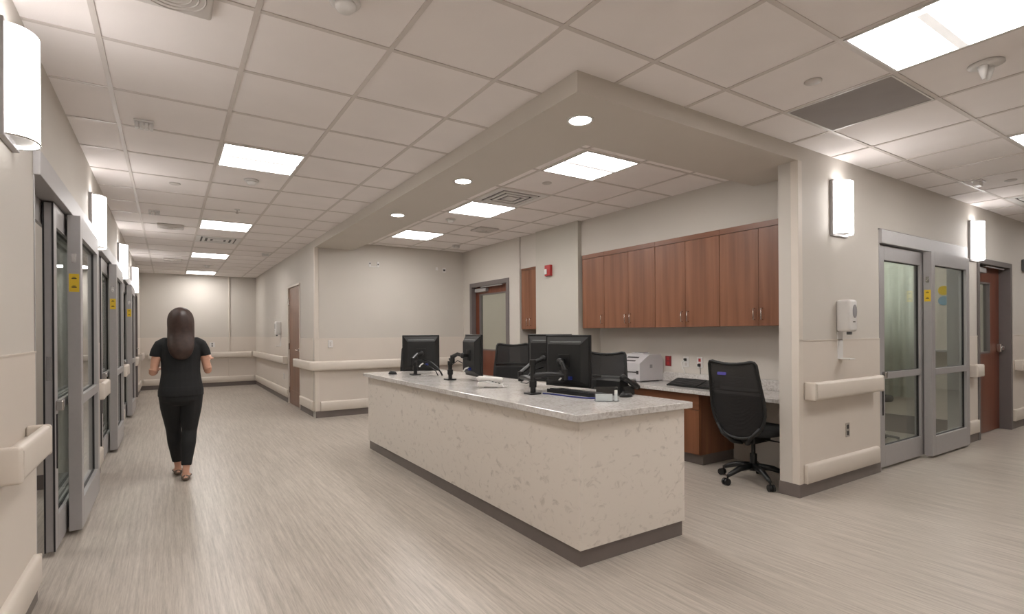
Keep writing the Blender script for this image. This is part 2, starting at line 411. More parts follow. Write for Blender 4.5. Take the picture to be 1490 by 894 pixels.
for k, j in enumerate((0, 3, 6)):
    dup(tf, cell(0, j, 2.755, 3.05), label='square light panel inside the station soffit, ' + ('nearest, above the counter end', 'middle one beside the black air grille', 'farthest, toward the back wall')[k], group='ceiling lights inside the station soffit')
for (x, y, l) in ((-1.6, 4.5, 'behind the nearest left sliding door'), (-1.6, 7.4, 'behind the second left sliding door'), (-1.6, 10.2, 'behind the third left sliding door'), (6.7, 3.0, 'behind the right sliding door'), (9.9, 3.4, 'behind the right wooden door'), (5.6, 7.6, 'behind the station door')):  # panels added to brighten the rooms behind the doors
    dup(tf, (x, y, H), label='square light panel added to brighten the room '+l, group='ceiling lights added in the side rooms')

dl = thing('downlight', 'round recessed downlight in the soffit, nearest of three', 'downlight', (2.15, 2.44, zb), group='downlights in the soffit')
MB().lathe([(.066, 0), (.082, 0), (.082, -.004), (.070, -.007), (.066, -.003)], n=36).build('trim_ring', WHITE, dl, smooth=True)
MB().lathe([(.0, -.001), (.066, -.001), (.066, -.004), (.0, -.005)], n=36).build('lens', DLENS, dl, smooth=True)
dup(dl, (2.15, 3.95, zb), label='round recessed downlight in the soffit, middle of three')
dup(dl, (2.15, 5.46, zb), label='round recessed downlight in the soffit, farthest of three')

# wall sconces. local: x along wall, y toward the room viewer is -y, wall plane y=0
sc = thing('wall_sconce', 'tall half-round glass wall sconce, largest at the top left edge', 'wall sconce', (XL, 2.81, 2.28), rz=PI/2, group='sconces on the left wall')
MB().box(-.125, .125, -.024, 0, -.228, .228, .003).build('back_plate', ALU, sc)
n = 18; W_, P_ = .105, .085
outer = [(W_*math.cos(PI*k/n), -.024-P_*math.sin(PI*k/n)**.85) for k in range(n+1)]
inner = [((W_-.006)*math.cos(PI*k/n), -.024-(P_-.006)*math.sin(PI*k/n)**.85) for k in range(n, -1, -1)]
MB().prism(outer+inner, 2, -.215, .215).build('glass_shade', SHADE, sc, smooth=False)
MB().prism([(x*.93, -.024+(y+.024)*.93) for x, y in outer], 2, -.205, -.200).build('bottom_lens', PAPER, sc)
MB().tube([(x, y, -.216) for x, y in outer], .0035, 8).build('rim', CHROME, sc)
LS = [(5.54, 'second from the left edge'), (8.35, 'third from the left edge'), (11.12, 'smallest, farthest down the corridor')]
for y, l in LS: dup(sc, (XL, y, 2.235), label='tall half-round glass wall sconce on the left wall, '+l)
dup(sc, (4.69, WY, 2.28), rz=0, label='tall half-round glass wall sconce above the hand sanitizer dispenser', group='sconces on the right wall')
dup(sc, (7.76, WY, 2.28), rz=0, label='tall half-round glass wall sconce between sliding door and wooden door', group='sconces on the right wall')

# ================================================================== SLIDING DOORS  local: x along opening, -y corridor, z up
def panel(parent, x0, x1, y0, y1, name='sliding_panel', sticker=None, pull=None):
    f = MB(); zt, zb_ = 2.055, .025; st = .085
    f.box(x0, x0+st, y0, y1, zb_, zt, .003); f.box(x1-st, x1, y0, y1, zb_, zt, .003)
    f.box(x0+st, x1-st, y0, y1, zt-.13, zt); f.box(x0+st, x1-st, y0, y1, .83, .89); f.box(x0+st, x1-st, y0, y1, zb_, .215)
    p = f.build(name, ALU, parent)
    g = MB()
    ym = (y0+y1)/2
    for a, b in ((.215, .83), (.89, zt-.13)):
        k0, k1 = ym-.010, ym+.010
        g.box(x0+st, x0+st+.004, k0, k1, a, b); g.box(x1-st-.004, x1-st, k0, k1, a, b)
        g.box(x0+st+.004, x1-st-.004, k0, k1, a, a+.004); g.box(x0+st+.004, x1-st-.004, k0, k1, b-.004, b)
    if not sticker:
        g.box(x0-.006, x0, y0+.002, y0+.010, zb_, zt); g.box(x0-.006, x0, y1-.010, y1-.002, zb_, zt)
    g.build('gasket', GASK, p)
    for a, b in ((.221, .824), (.896, zt-.136)):
        MB().box(x0+st+.004, x1-st-.004, ym-.003, ym+.003, a-.002, b+.002).build('glass_pane', GLASS, p)
    if sticker:
        MB().box(x0-.0015, x0, ym-.026, ym+.026, sticker-.058, sticker+.058).build('yellow_label', YEL, p)['label'] = 'yellow safety sticker'
        s = MB()
        for zz in (-.028, .028):
            s.box(x0-.002, x0-.0015, ym-.013, ym+.013, sticker+zz-.003, sticker+zz+.003); s.box(x0-.002, x0-.0015, ym-.008, ym+.008, sticker+zz+.006, sticker+zz+.010)
        s.build('sticker_mark', INK, p)
        MB().box(x0-.002, x0, ym-.013, ym+.013, sticker+.13, sticker+.19, .0008).cyl((x0, ym, sticker+.16), (x0-.004, ym, sticker+.16), .008).build('lock_plate', CHROME, p)
    else:
        MB().box(x0-.002, x0, ym-.012, ym+.012, 1.02, 1.16, .0008).cyl((x0, ym, 1.09), (x0-.005, ym, 1.09), .007).build('lock_plate', CHROME, p)
    if pull is not None:
        MB().box(x0+.02, x0+.06, y0-.035, y0, .84, .90, .006).build('pull', CHROME, p)
        MB().box(x0+.03, x0+.05, y0-.006, y0, .5, .82, .002).build('strike_plate', GASK, p)
    return p
def sliding_door(name, label, loc, rz, W, slide=0):
    d = thing(name, label, 'sliding door', loc, rz, kind='structure')
    f = MB()
    f.box(0, W, -.028, .125, 2.065, HD-.002, .003)
    f.box(0, .016, -.004, .125, 0, 2.065); f.box(W-.11, W, -.012, .125, 0, 2.065, .002)
    f.build('door_frame', ALU, d)
    g = MB().box(-.012, W+.012, -.012, 0, HD-.002, HD+.008).box(W, W+.012, -.012, 0, 0, HD)
    g.build('frame_molding', FRAME, d)
    xm = W*.47
    MB().box(.045, xm+.02, .07, .09, 1.93, 2.062).build('transom_panel', ALU, d)
    panel(d, xm-.02, W-.11, -.072, -.004, 'fixed_panel', sticker=1.62)
    panel(d, .05+slide, xm+.03+slide, .010, .064, 'sliding_panel', pull=1)
    return d
sliding_door('door_1', 'aluminium and glass sliding door standing partly open, nearest on the left', (XL, D1[0], 0), PI/2, D1[1]-D1[0], .56)
sliding_door('door_2', 'aluminium and glass sliding door, second on the left wall', (XL, D2[0], 0), PI/2, D2[1]-D2[0], .3)
sliding_door('door_3', 'aluminium and glass sliding door, third on the left wall', (XL, D3[0], 0), PI/2, D3[1]-D3[0], .3)
sliding_door('door_4', 'closed aluminium and glass sliding door on the right wall', (5.43, WY, 0), 0, 2.09)

# ================================================================== HINGED DOORS
def hinged_door(name, label, loc, rz, W, Hh, m, recess=.09, lite=None, closer=False, hinge='left', fw=.05, frame_m=FRAME, knob='lever', wall_t=.15):
    d = thing(name, label, 'door', loc, rz, kind='structure')
    MB().box(0, fw, -.014, wall_t, 0, Hh-fw, .002).box(W-fw, W, -.014, wall_t, 0, Hh-fw, .002).box(0, W, -.014, wall_t, Hh-fw, Hh, .002) \
        .box(fw, fw+.015, recess+.045, wall_t, 0, Hh-fw).box(W-fw-.015, W-fw, recess+.045, wall_t, 0, Hh-fw).build('door_frame', frame_m, d)
    x0, x1, z0, z1 = fw+.004, W-fw-.004, .008, Hh-fw-.004
    L = MB()
    if lite:
        a, b, c, e = lite
        L.box(x0, a, recess, recess+.044, z0, z1); L.box(b, x1, recess, recess+.044, z0, z1); L.box(a, b, recess, recess+.044, z0, c); L.box(a, b, recess, recess+.044, e, z1)
    else: L.box(x0, x1, recess, recess+.044, z0, z1)
    leaf = L.build('door_leaf', m, d)
    if lite:
        MB().box(a, b, recess-.008, recess+.052, c, c+.02).box(a, b, recess-.008, recess+.052, e-.02, e).box(a, a+.02, recess-.008, recess+.052, c+.02, e-.02).box(b-.02, b, recess-.008, recess+.052, c+.02, e-.02).build('lite_frame', FRAME, leaf)
        MB().box(a+.02, b-.02, recess+.019, recess+.025, c+.02, e-.02).build('glass_pane', GLASS, leaf)
    hx = x0 if hinge == 'left' else x1
    for z in (.25, 1.05, 1.85): MB().cyl((hx, recess-.008, z-.055), (hx, recess-.008, z+.055), .012).build('hinge', CHROME, leaf)
    kx = x1-.07 if hinge == 'left' else x0+.07; sg = -1 if hinge == 'left' else 1
    if knob == 'panic':
        MB().box(kx-.05, kx+.05, recess-.05, recess, .99, 1.09, .008).cyl((kx, recess-.05, 1.04), (kx, recess-.075, 1.04), .03).build('lock_case', CHROME, leaf)
    else:
        k = MB().cyl((kx, recess, 1.0), (kx, recess-.012, 1.0), .032).cyl((kx, recess-.01, 1.0), (kx, recess-.06, 1.0), .011).tube([(kx, recess-.055, 1.0), (kx+sg*.06, recess-.058, 1.0), (kx+sg*.12, recess-.05, .998)], .009)
        k.build('lever_handle', CHROME, leaf, smooth=True)
    MB().box(x0+.02, x1-.02, recess-.002, recess, .02, .26).build('kick_plate', m, leaf)
    if closer:
        cc = MB().box(x0+.06, x0+.42, recess-.06, recess, z1-.085, z1-.025, .005)
        c_ = cc.build('door_closer', ALU, leaf)
        MB().box(x0+.30, x1-.12, recess-.085, recess-.065, z1-.02, z1-.004, .002).build('closer_arm', ALU, c_)
    return d
hinged_door('door_5', 'plain brown wooden door in the far corridor wall', (CX, 10.22, 0), -PI/2, 1.02, 2.14, DOORW, recess=.012, hinge='left', fw=.03, frame_m=FRP)
hinged_door('door_6', 'reddish wooden door with large glass pane behind the nurse station', (AD, 7.9, 0), -PI/2, 1.22, 2.12, DOORR, recess=.07, lite=(.20, 1.04, .98, 1.93), closer=True, hinge='right', fw=.07, wall_t=.12)
hinged_door('door_7', 'reddish wooden door with narrow glass in a dark frame at the right', (7.9, WY, 0), 0, 1.22, 2.11, DOORR, recess=.10, lite=(.13, .80, .98, 1.86), closer=True, hinge='left', fw=.06, knob='panic')
hinged_door('door_8', 'dark framed doorway at the far end of the left wall', (XL, D4[0], 0), PI/2, D4[1]-D4[0], 2.12, FRAME, recess=.03, hinge='left', fw=.06, wall_t=.12)

# ================================================================== HANDRAILS AND CRASH RAILS
def railpoly(p, z0, z1):   # profile (depth outward, z)
    r = .022
    return [(0.0, z0), (p-r, z0), (p-r*.3, z0+r*.3), (p, z0+r), (p, z1-r), (p-r*.3, z1-r*.3), (p-r, z1), (p-.028, z1), (p-.032, z1-.03), (.02, z1-.045), (0, z1-.045)]
def rail_straight(kind, label, group, wallaxis, plane, out, a0, a1, z0, z1, p):
    """one rail on a wall: axis 'y' wall at x=plane going a0..a1; out = +1/-1 direction toward corridor"""
    mid = (a0+a1)/2
    loc = (plane, mid, 0) if wallaxis == 'y' else (mid, plane, 0)
    o = thing(kind, label, 'handrail' if kind == 'handrail' else 'bumper rail', loc, group=group)
    h = (a1-a0)/2
    poly = railpoly(p, z0, z1) if kind == 'handrail' else [(0, z0), (p-.008, z0), (p, z0+.01), (p, z1-.02), (p-.006, z1-.006), (p-.018, z1), (0, z1)]
    poly = [(out*d+out*.004, z) for d, z in poly]
    ax = 1 if wallaxis == 'y' else 0
    c = .03 if kind == 'handrail' else .006
    MB().prism(poly, ax, -h+c, h-c).build('rail_cover', RAIL, o, sm_ang=50)
    for s in (-1, 1):
        b = MB()
        if kind == 'handrail':
            e0, e1 = s*(h-c), s*h
            rr = .02
            # rounded end cap
            pts = [(0, z0), (p, z0), (p, z1), (0, z1)]
            mb_ = bmesh.new()
            x0_, x1_ = sorted((e0, e1)); d0, d1 = sorted((out*.004, out*(p+.0045)))
            if ax: b.box(d0, d1, x0_, x1_, z0-.0005, z1+.001, .014, 3)
            else: b.box(x0_, x1_, d0, d1, z0-.0005, z1+.001, .014, 3)
            mb_.free()
        else:
            x0_, x1_ = sorted((s*(h-c), s*h)); d0, d1 = sorted((out*.004, out*(p+.004)))
            if ax: b.box(d0, d1, x0_, x1_, z0, z1, .0028, 2)
            else: b.box(x0_, x1_, d0, d1, z0, z1, .0028, 2)
        b.build('end_cap', RAIL, o, sm_ang=50)
    return o
GH, GB = 'handrails along the walls', 'low bumper rails along the walls'
LR = [(2.55, 3.14, 'nearest, cut by the left picture edge'), (5.50, 6.0, 'on the pier after the nearest sliding door'), (8.28, 8.86, 'on the pier after the second sliding door'), (11.02, 11.66, 'on the pier after the third sliding door'), (13.14, 14.3, 'beside the far dark doorway')]
for a, b, l in LR: rail_straight('handrail', 'cream handrail on the left wall, '+l, GH, 'y', XL, 1, a, b, .735, .875, .09)
LB = [(2.5, 3.27, 'nearest, at the bottom left edge'), (5.45, 6.07, 'on the pier after the nearest sliding door'), (8.22, 8.92, 'on the pier after the second sliding door'), (10.98, 11.72, 'on the pier after the third sliding door'), (13.08, 14.3, 'beside the far dark doorway')]
for a, b, l in LB: rail_straight('bumper_rail', 'low cream bumper rail on the left wall, '+l, GB, 'y', XL, 1, a, b, .10, .245, .03)
rail_straight('handrail', 'cream handrail below the hand sanitizer dispenser', GH, 'x', WY, -1, 4.14, 5.30, .745, .885, .09)
rail_straight('handrail', 'short cream handrail between sliding door and wooden door', GH, 'x', WY, -1, 7.56, 7.80, .745, .885, .09)
rail_straight('handrail', 'cream handrail right of the wooden door at the picture edge', GH, 'x', WY, -1, 9.2, 12.0, .745, .885, .09)
rail_straight('bumper_rail', 'low cream bumper rail below the hand sanitizer dispenser', GB, 'x', WY, -1, 4.14, 5.36, .10, .245, .03)
rail_straight('bumper_rail', 'low cream bumper rail between sliding door and wooden door', GB, 'x', WY, -1, 7.56, 7.86, .10, .245, .03)
rail_straight('bumper_rail', 'low cream bumper rail right of the wooden door', GB, 'x', WY, -1, 9.16, 12.0, .10, .245, .03)
rail_straight('handrail', 'cream handrail along the far corridor end wall', GH, 'x', YF, -1, XL+.14, CX-.10, .705, .845, .09)
rail_straight('bumper_rail', 'low cream bumper rail along the far corridor end wall', GB, 'x', YF, -1, XL+.06, CX-.05, .10, .245, .03)
rail_straight('handrail', 'cream handrail beyond the plain brown door', GH, 'y', CX, -1, 10.28, 14.35, .715, .855, .09)
rail_straight('bumper_rail', 'low cream bumper rail beyond the plain brown door', GB, 'y', CX, -1, 10.24, 14.40, .10, .245, .03)
rail_straight('bumper_rail', 'low cream bumper rail on the near side of the brown door', GB, 'y', CX, -1, 8.21, 9.15, .10, .245, .03)
rail_straight('bumper_rail', 'low cream bumper rail on the nurse station back wall', GB, 'x', AB, -1, 1.95, 4.3, .10, .245, .03)
# corner handrail wrapping the corner from the corridor into the station
o = thing('handrail', 'cream handrail wrapping the wall corner left of the counter', 'handrail', (CX, AB, 0), group=GH)
prof = railpoly(.09, .72, .86)
path = [((0, 1.18), (-1, 0)), ((0, .03), (-1, 0)), ((.006, .012), (-.92, -.38)), ((.015, .004), (-.707, -.707)), ((.025, .0), (-.38, -.92)), ((.04, 0), (0, -1)), ((2.50, 0), (0, -1))]
MB().loft([[Vector((b[0]+n_[0]*(d+.004), b[1]+n_[1]*(d+.004), z)) for d, z in prof] for b, n_ in path]).build('rail_cover', RAIL, o, sm_ang=50)
MB().box(-.0945, -.004, 1.18, 1.21, .7195, .861, .013, 3).build('end_cap', RAIL, o, sm_ang=50)

# ================================================================== COUNTER
ct = thing('nurse_station_counter', 'long marble-patterned counter base with dark toe kick', 'counter', (CX, WY, 0))
x1, y1 = 2.74-CX, 5.69-WY
MB().box(.005, .10, .005, y1-.005, .10, .80).box(.10, x1, .005, .09, .10, .80).box(.10, x1, y1-.09, y1-.005, .10, .80).build('body', MARBLE, ct)
MB().box(.0, .005, 0, y1, .095, .80).build('front_panel', MARBLE, ct)
MB().box(.005, x1, 0, .005, .095, .80).build('end_panel', MARBLE, ct)
MB().box(.012, .10, .012, y1-.01, 0, .0945).box(.10, x1-.01, .012, .09, 0, .0945).box(.10, x1-.01, y1-.09, y1-.01, 0, .0945).build('toe_kick', KICK, ct)
MB().box(.10, .12, .09, y1-.09, .25, .80).build('modesty_panel', MARBLE, ct)
tag(MB().box(1.832, 2.778, 2.118, 5.715, .801, .84, .004, 2).build('countertop', QUARTZ), 'speckled grey stone top of the long counter', 'countertop')
CT = .84
# back counter
tag(MB().box(AW-.022, AW-.002, WY+.152, 5.078, .7205, .82, .002).build('backsplash', QUARTZ), 'low speckled stone backsplash behind the back worktop', 'backsplash')
tag(MB().box(4.20, AW-.002, WY+.152, 5.078, .685, .72, .003).build('worktop', QUARTZ), 'speckled grey stone worktop under the cherry wall cabinets', 'countertop')
def base_cab(y0, y1, label):
    c = thing('base_cabinet', label, 'cabinet', (4.25, y0, 0), group='cherry base cabinets under the worktop')
    w_ = y1-y0
    MB().box(.02, .54, 0, w_, .10, .684).build('body', WOOD, c)
    MB().box(.06, .54, .005, w_-.005, 0, .0995).build('toe_kick', KICK, c)
    MB().box(0, .0195, .003, w_-.003, .53, .682, .001).build('drawer_front', WOODH, c)
    for a, b in ((.003, w_/2-.0015), (w_/2+.0015, w_-.003)): MB().box(0, .0195, a, b, .105, .526, .001).build('door', WOOD, c)
base_cab(3.17, 4.11, 'cherry base cabinet next to the knee space with the mesh chair')
base_cab(4.112, 5.07, 'cherry base cabinet farther back beside the column')
# wall cabinets
def wall_cab(x, y0, y1, z0, z1, nd, label, handle_side, top=.055):
    c = thing('wall_cabinet', label, 'cabinet', (x, y0, z0), group='cherry wall cabinets')
    w_ = y1-y0-.002; h_ = z1-z0
    MB().box(.02, AW-x-.003, 0, w_, 0, h_).build('body', WOOD, c)
    MB().box(0, .0195, 0, w_, h_-top+.004, h_).build('top_rail', WOODH, c)
    for k in range(nd):
        a, b = k*w_/nd+.0015, (k+1)*w_/nd-.0015
        d = MB().box(0, .0195, a, b, 0, h_-top, .001).build('door', WOOD, c)
        hy = (b-.035 if k == 0 else a+.035) if nd == 2 else (a+.035 if handle_side < 0 else b-.035)
        MB().tube([(0, hy, .055), (-.028, hy, .057), (-.028, hy, .155), (0, hy, .157)], .0045, 8).build('handle', CHROME, d, smooth=True)
wall_cab(4.46, 4.652, 5.045, 1.325, 2.25, 1, 'single-door cherry wall cabinet next to the column', -1)
wall_cab(4.46, 3.872, 4.652, 1.325, 2.25, 2, 'two-door cherry wall cabinet, second from the column', 0)
wall_cab(4.46, 3.092, 3.872, 1.325, 2.25, 2, 'two-door cherry wall cabinet above the outlets', 0)
wall_cab(4.46, 2.312, 3.092, 1.325, 2.25, 2, 'two-door cherry wall cabinet above the mesh chair by the nib wall', 0)
wall_cab(4.45, 5.985, 6.385, 1.325, 2.22, 2, 'narrow cherry wall cabinet between station door and column', 0, top=.03)

# ================================================================== COMPUTER EQUIPMENT
def monitor(name, label, c, az, w_=.40, h_=.39, tilt=0):
    """c centre; az = compass direction (from +Y toward +X) the screen faces"""
    o = thing(name, label, 'monitor', c, -az, group='monitors on the counter')
    # local: +y = screen direction
    MB().box(-w_/2, w_/2, .0, .022, -h_/2, h_/2, .005).build('bezel', BLACK, o)
    MB().box(-w_/2+.02, w_/2-.02, .022, .0232, -h_/2+.03, h_/2-.02).build('screen', GREYP, o)
    b = MB(); k = .045
    r0 = [(-w_/2+.015, 0, -h_/2+.015), (w_/2-.015, 0, -h_/2+.015), (w_/2-.015, 0, h_/2-.015), (-w_/2+.015, 0, h_/2-.015)]
    r1 = [(-w_/2+.055, -k, -h_/2+.05), (w_/2-.055, -k, -h_/2+.05), (w_/2-.055, -k, h_/2-.07), (-w_/2+.055, -k, h_/2-.07)]
    b.loft([[Vector(p) for p in r0], [Vector(p) for p in r1]]); b.build('back_housing', BLACK2, o)
    MB().box(-w_/2+.06, w_/2-.06, -.034, -.012, h_/2-.068, h_/2-.048, .004).build('vent_strip', STRIP, o)
    MB().box(-.05, .05, -k-.006, -k, -.05, .05, .002).build('mount_plate', BLACK, o)
    MB().box(.045, .075, -k-.025, -k, -h_/2+.06, -h_/2+.085, .003).build('video_plug', BLUE, o)['label'] = 'blue video plug'
    MB().tube([(.02, -k-.004, -h_/2+.085), (-.005, -k-.03, -h_/2+.072), (-.02, -k-.04, -h_/2+.05)], .007, 8).build('power_plug', PAPER, o)['label'] = 'white plug end'
    return o
def mpt(o_c, az, lx, ly, lz=0):   # local offset -> world
    c, s = math.cos(-az), math.sin(-az)
    return Vector((o_c[0]+lx*c-ly*s, o_c[1]+lx*s+ly*c, o_c[2]+lz))
R = math.radians
mons = [('black monitor seen from behind at the far counter end', (2.325, 5.25, 1.062), R(22)),
        ('black monitor turned sideways on its bent arm, left of the white phone', (2.40, 4.24, 1.070), R(98)),
        ('black monitor seen from behind, right of the double arm', (2.535, 3.04, 1.065), R(74)),
        ('black monitor half hidden behind the nearest monitor', (2.63, 3.385, 1.070), R(66))]
for l, c, a in mons: monitor('computer_monitor', l, c, a)
def arm(label, base, posth, targets):
    o = thing('monitor_arm', label, 'monitor arm', (base[0], base[1], CT), group='monitor arms clamped to the counter')
    B = Vector((base[0], base[1], CT))
    MB().box(-.045, .045, -.04, .05, 0, .012, .003).build('clamp_base', BLACK, o)
    MB().cyl((0, 0, .012), (0, 0, posth), .019).cyl((0, 0, .05), (0, 0, .095), .027).cyl((0, 0, posth-.03), (0, 0, posth+.005), .024).build('post', BLACK, o, sm_ang=40)
    for k, (c, a, elbow, eh) in enumerate(targets):
        e = Vector((elbow[0], elbow[1], CT+eh))-B; t = mpt(c, a, 0, -.058)-B
        s = Vector((0, 0, eh))
        m = MB()
        m.tube([s, s.lerp(e, .5)+Vector((0, 0, .008)), e], [.022, .019, .019], 10)
        m.cyl(e-Vector((0, 0, .03)), e+Vector((0, 0, .045)), .022)
        lo = m.build('lower_link', BLACK, o, smooth=False)
        e2 = e+Vector((0, 0, .03)); pre = mpt(c, a, 0, -.10)-B
        MB().tube([e2, e2.lerp(pre, .5)+Vector((0, 0, .02)), pre], [.020, .017, .017], 10).build('upper_link', BLACK, o)
        MB().sph(pre, .026).cyl(pre, t, .016).build('swivel_joint', BLACK2, o, smooth=True)
        mid = e2.lerp(pre, .5)
        pts = [s+Vector((0, 0, .0)), s.lerp(e, .5)-Vector((0, 0, .035)), e-Vector((0, 0, .04)), mid-Vector((0, 0, .04)), pre-Vector((0, 0, .07))]
        MB().tube(pts, .004, 6).build('cable', BLACK, o, smooth=True)
    return o
arm('black folding arm holding the far end monitor', (2.19, 5.09), .20, [(mons[0][1], mons[0][2], (2.13, 5.03), .14)])
arm('black bent arm reaching right to the sideways monitor', (2.235, 4.38), .17, [(mons[1][1], mons[1][2], (2.25, 4.36), .185)])
arm('black double arm with thick post near the counter end', (2.20, 3.02), .24, [(mons[2][1], mons[2][2], (2.42, 2.93), .13), (mons[3][1], mons[3][2], (2.27, 3.27), .10)])
# loops of cable
tag(MB().tube([(2.25, 5.02, 1.00), (2.30, 4.93, .975), (2.33, 4.86, .93), (2.35, 4.82, .88), (2.36, 4.80, CT+.006)], .009, 8).tube([(2.25, 5.00, .95), (2.29, 4.93, .93), (2.32, 4.87, .89), (2.33, 4.84, CT+.006)], .006, 8).build('cable_bundle', BLACK, smooth=True),
    'thick black cable bundle arching down beside the far monitor arm', 'cable')
tag(MB().tube([(2.262, 2.985, CT+.006), (2.29, 2.90, CT+.005), (2.30, 2.75, CT+.005), (2.33, 2.62, CT+.005), (2.42, 2.52, CT+.005)], .005, 8).build('network_cable', BLUE, smooth=True),
    'blue network cable lying across the countertop', 'cable')
def keyboard(name, label, loc, rot, L=.45, D_=.16):
    k = thing(name, label, 'keyboard', loc, rot=rot)
    MB().prism([(0, 0), (D_, 0), (D_, .026), (D_*.8, .024), (0, .012)], 0, -L/2, L/2).build('body', BLACK, k)
    m = MB(); n = 0
    for r in range(6):
        for c in range(19):
            if c in (14,): continue
            x = -L/2+.014+c*(L-.028)/19; y = .012+r*(D_-.026)/6
            z = .012+(y/D_)*.013
            m.box(x+.001, x+(L-.028)/19-.001, y+.001, y+(D_-.026)/6-.001, z-.002, z+.007)
    kk = m.build('keys', KEY, k); kk['kind'] = 'stuff'
    return k
keyboard('keyboard', 'black keyboard on the counter below the nearest monitors', (2.545, 2.86, CT), (0, 0, R(96)))
MBs = MB().loft([[Vector((x*(.030-.006*abs(z-.01)/.02), y*.05, z)) for x, y in [(math.cos(a), math.sin(a)) for a in [k*PI/8 for k in range(16)]]] for z in (0, .008)] +
                [[Vector((math.cos(a)*.028*s, math.sin(a)*.047*s, z)) for a in [k*PI/8 for k in range(16)]] for s, z in ((.95, .018), (.8, .027), (.5, .033), (.15, .035))])
mo = thing('computer_mouse', 'small black mouse at the far counter end', 'computer mouse', (2.03, 5.33, CT), R(40))
MBs.build('shell', BLACK, mo, smooth=True); MB().box(-.002, .002, .01, .03, .027, .037, .001).build('scroll_wheel', GREYP, mo)
m2 = dup(mo, (2.62, 2.53, CT), rz=R(80), label='small black mouse lying right of the acrylic card holder')
# white phone
def phone(name, label, loc, rz, m, sc=1):
    p = thing(name, label, 'telephone', loc, rz)
    MB().prism([(-.10, .004), (.10, .012), (.10, .040), (.05, .046), (-.10, .020)], 0, -.10, .10).build('base', m, p)
    MB().prism([(-.085, .0), (-.06, 0), (-.06, .012), (-.085, .012)], 0, -.09, .09).box(-.09, .09, .05, .09, 0, .014).build('foot', m, p)
    MB().tube([(-.07, -.10, .055), (-.07, -.085, .058), (-.07, 0, .070), (-.07, .085, .070), (-.07, .10, .063)], [.022, .024, .015, .024, .022], 12).build('handset', m, p, smooth=True)
    MB().box(-.02, .085, .035, .085, .044, .050, .001, rot=Matrix.Rotation(-.05, 4, 'X')).build('display', GREYP, p)
    k = MB()
    for i in range(3):
        for j in range(4): k.box(-.015+i*.032, .008+i*.032, -.08+j*.025, -.062+j*.025, .024+j*.008, .034+j*.008, .001)
    k.build('keypad', GREYP if m is WHITE else KEY, p)
    MB().tube([(-.09+.02*math.sin(t*.9)+.0025*t, -.11-.02*math.cos(t*.9)-.001*t, .008+.004*math.sin(t*2)) for t in range(14)], .004, 6).build('coiled_cord', m, p, smooth=True)
    return p
phone('desk_phone', 'white desk phone lying flat near the counter middle', (2.225, 3.64, CT), R(55), WHITE)
# dark phone on tilted stand behind the acrylic holder
p = thing('desk_phone', 'black desk phone on a tilted stand behind the acrylic holder', 'telephone', (2.69, 2.70, CT), R(100))
MB().prism([(-.09, .0), (.09, .0), (.09, .10), (.075, .115), (-.09, .03)], 0, -.10, .10).build('base', BLACK, p)
MB().tube([(-.125, -.09, .05), (-.125, -.06, .065), (-.125, .02, .10), (-.125, .085, .13), (-.125, .10, .125)], [.02, .023, .015, .023, .02], 12).build('handset', BLACK, p, smooth=True)
MB().box(-.075, .09, .035, .045, .085, .128, .002).build('display', GREYP, p)
MB().box(-.12, -.10, -.06, .06, .0, .06).build('handset_cradle', BLACK2, p)
# acrylic card holder
a = thing('card_holder', 'clear acrylic card holder with white cards at the near counter end', 'card holder', (2.365, 2.455, CT), R(-35))
MB().prism([(-.028, 0), (.03, 0), (.03, .003), (-.022, .003), (.014, .088), (.011, .089)], 0, -.075, .075).build('stand', CLEAR, a)
MB().box(-.075, .075, -.040, -.037, 0.0, .05).box(-.075, .075, -.037, -.028, 0, .003).build('front_lip', CLEAR, a)
MB().box(-.07, .035, -.034, -.024, .004, .048, .001).build('card_stack', PAPER, a)['label'] = 'stack of white cards'
MB().box(.048, .066, -.034, -.024, .004, .072, .001).build('side_card', PAPER, a)['label'] = 'upright white card'
# printer
pr = thing('printer', 'white desktop fax printer on the back worktop', 'printer', (4.40, 4.04, .72))
prof = [(0, .012), (.38, .012), (.38, .235), (.34, .30), (.16, .30), (.11, .275), (0, .205)]
MB().prism(prof, 1, 0, .37).build('body', PRN, pr)
MB().box(.01, .05, .01, .06, 0, .012).box(.01, .05, .31, .36, 0, .012).box(.32, .37, .01, .06, 0, .012).box(.32, .37, .31, .36, 0, .012).build('foot', PRN2, pr)
MB().box(-.004, .0, .05, .32, .10, .112).box(-.004, 0, .02, .05, .085, .125).build('paper_slot', DARKM, pr)
rm = Matrix.Rotation(math.radians(-32), 4, 'Y')
MB().box(.03, .055, .10, .26, .226, .232, rot=rm).box(.085, .11, .10, .27, .262, .268, rot=rm).build('control_recess', DARKM, pr)
MB().box(.19, .30, .12, .30, .30, .315, .004).build('document_feeder', PRN, pr)
MB().box(.22, .29, .14, .28, .315, .318).build('feeder_slot', DARKM, pr)
MB().box(.16, .20, -.002, 0, .15, .19).build('side_button', PRN2, pr)
MB().box(-.05, 0, .06, .31, .03, .036, .001).build('paper_tray', PRN, pr)
kb = keyboard('keyboard', 'black keyboard tilted up on the back worktop', (4.37, 3.40, .722), (R(14), 0, R(-90)), L=.5, D_=.19)
MB().box(-.24, .24, .17, .19, -.045, .0).build('tilt_stand', BLACK, kb)
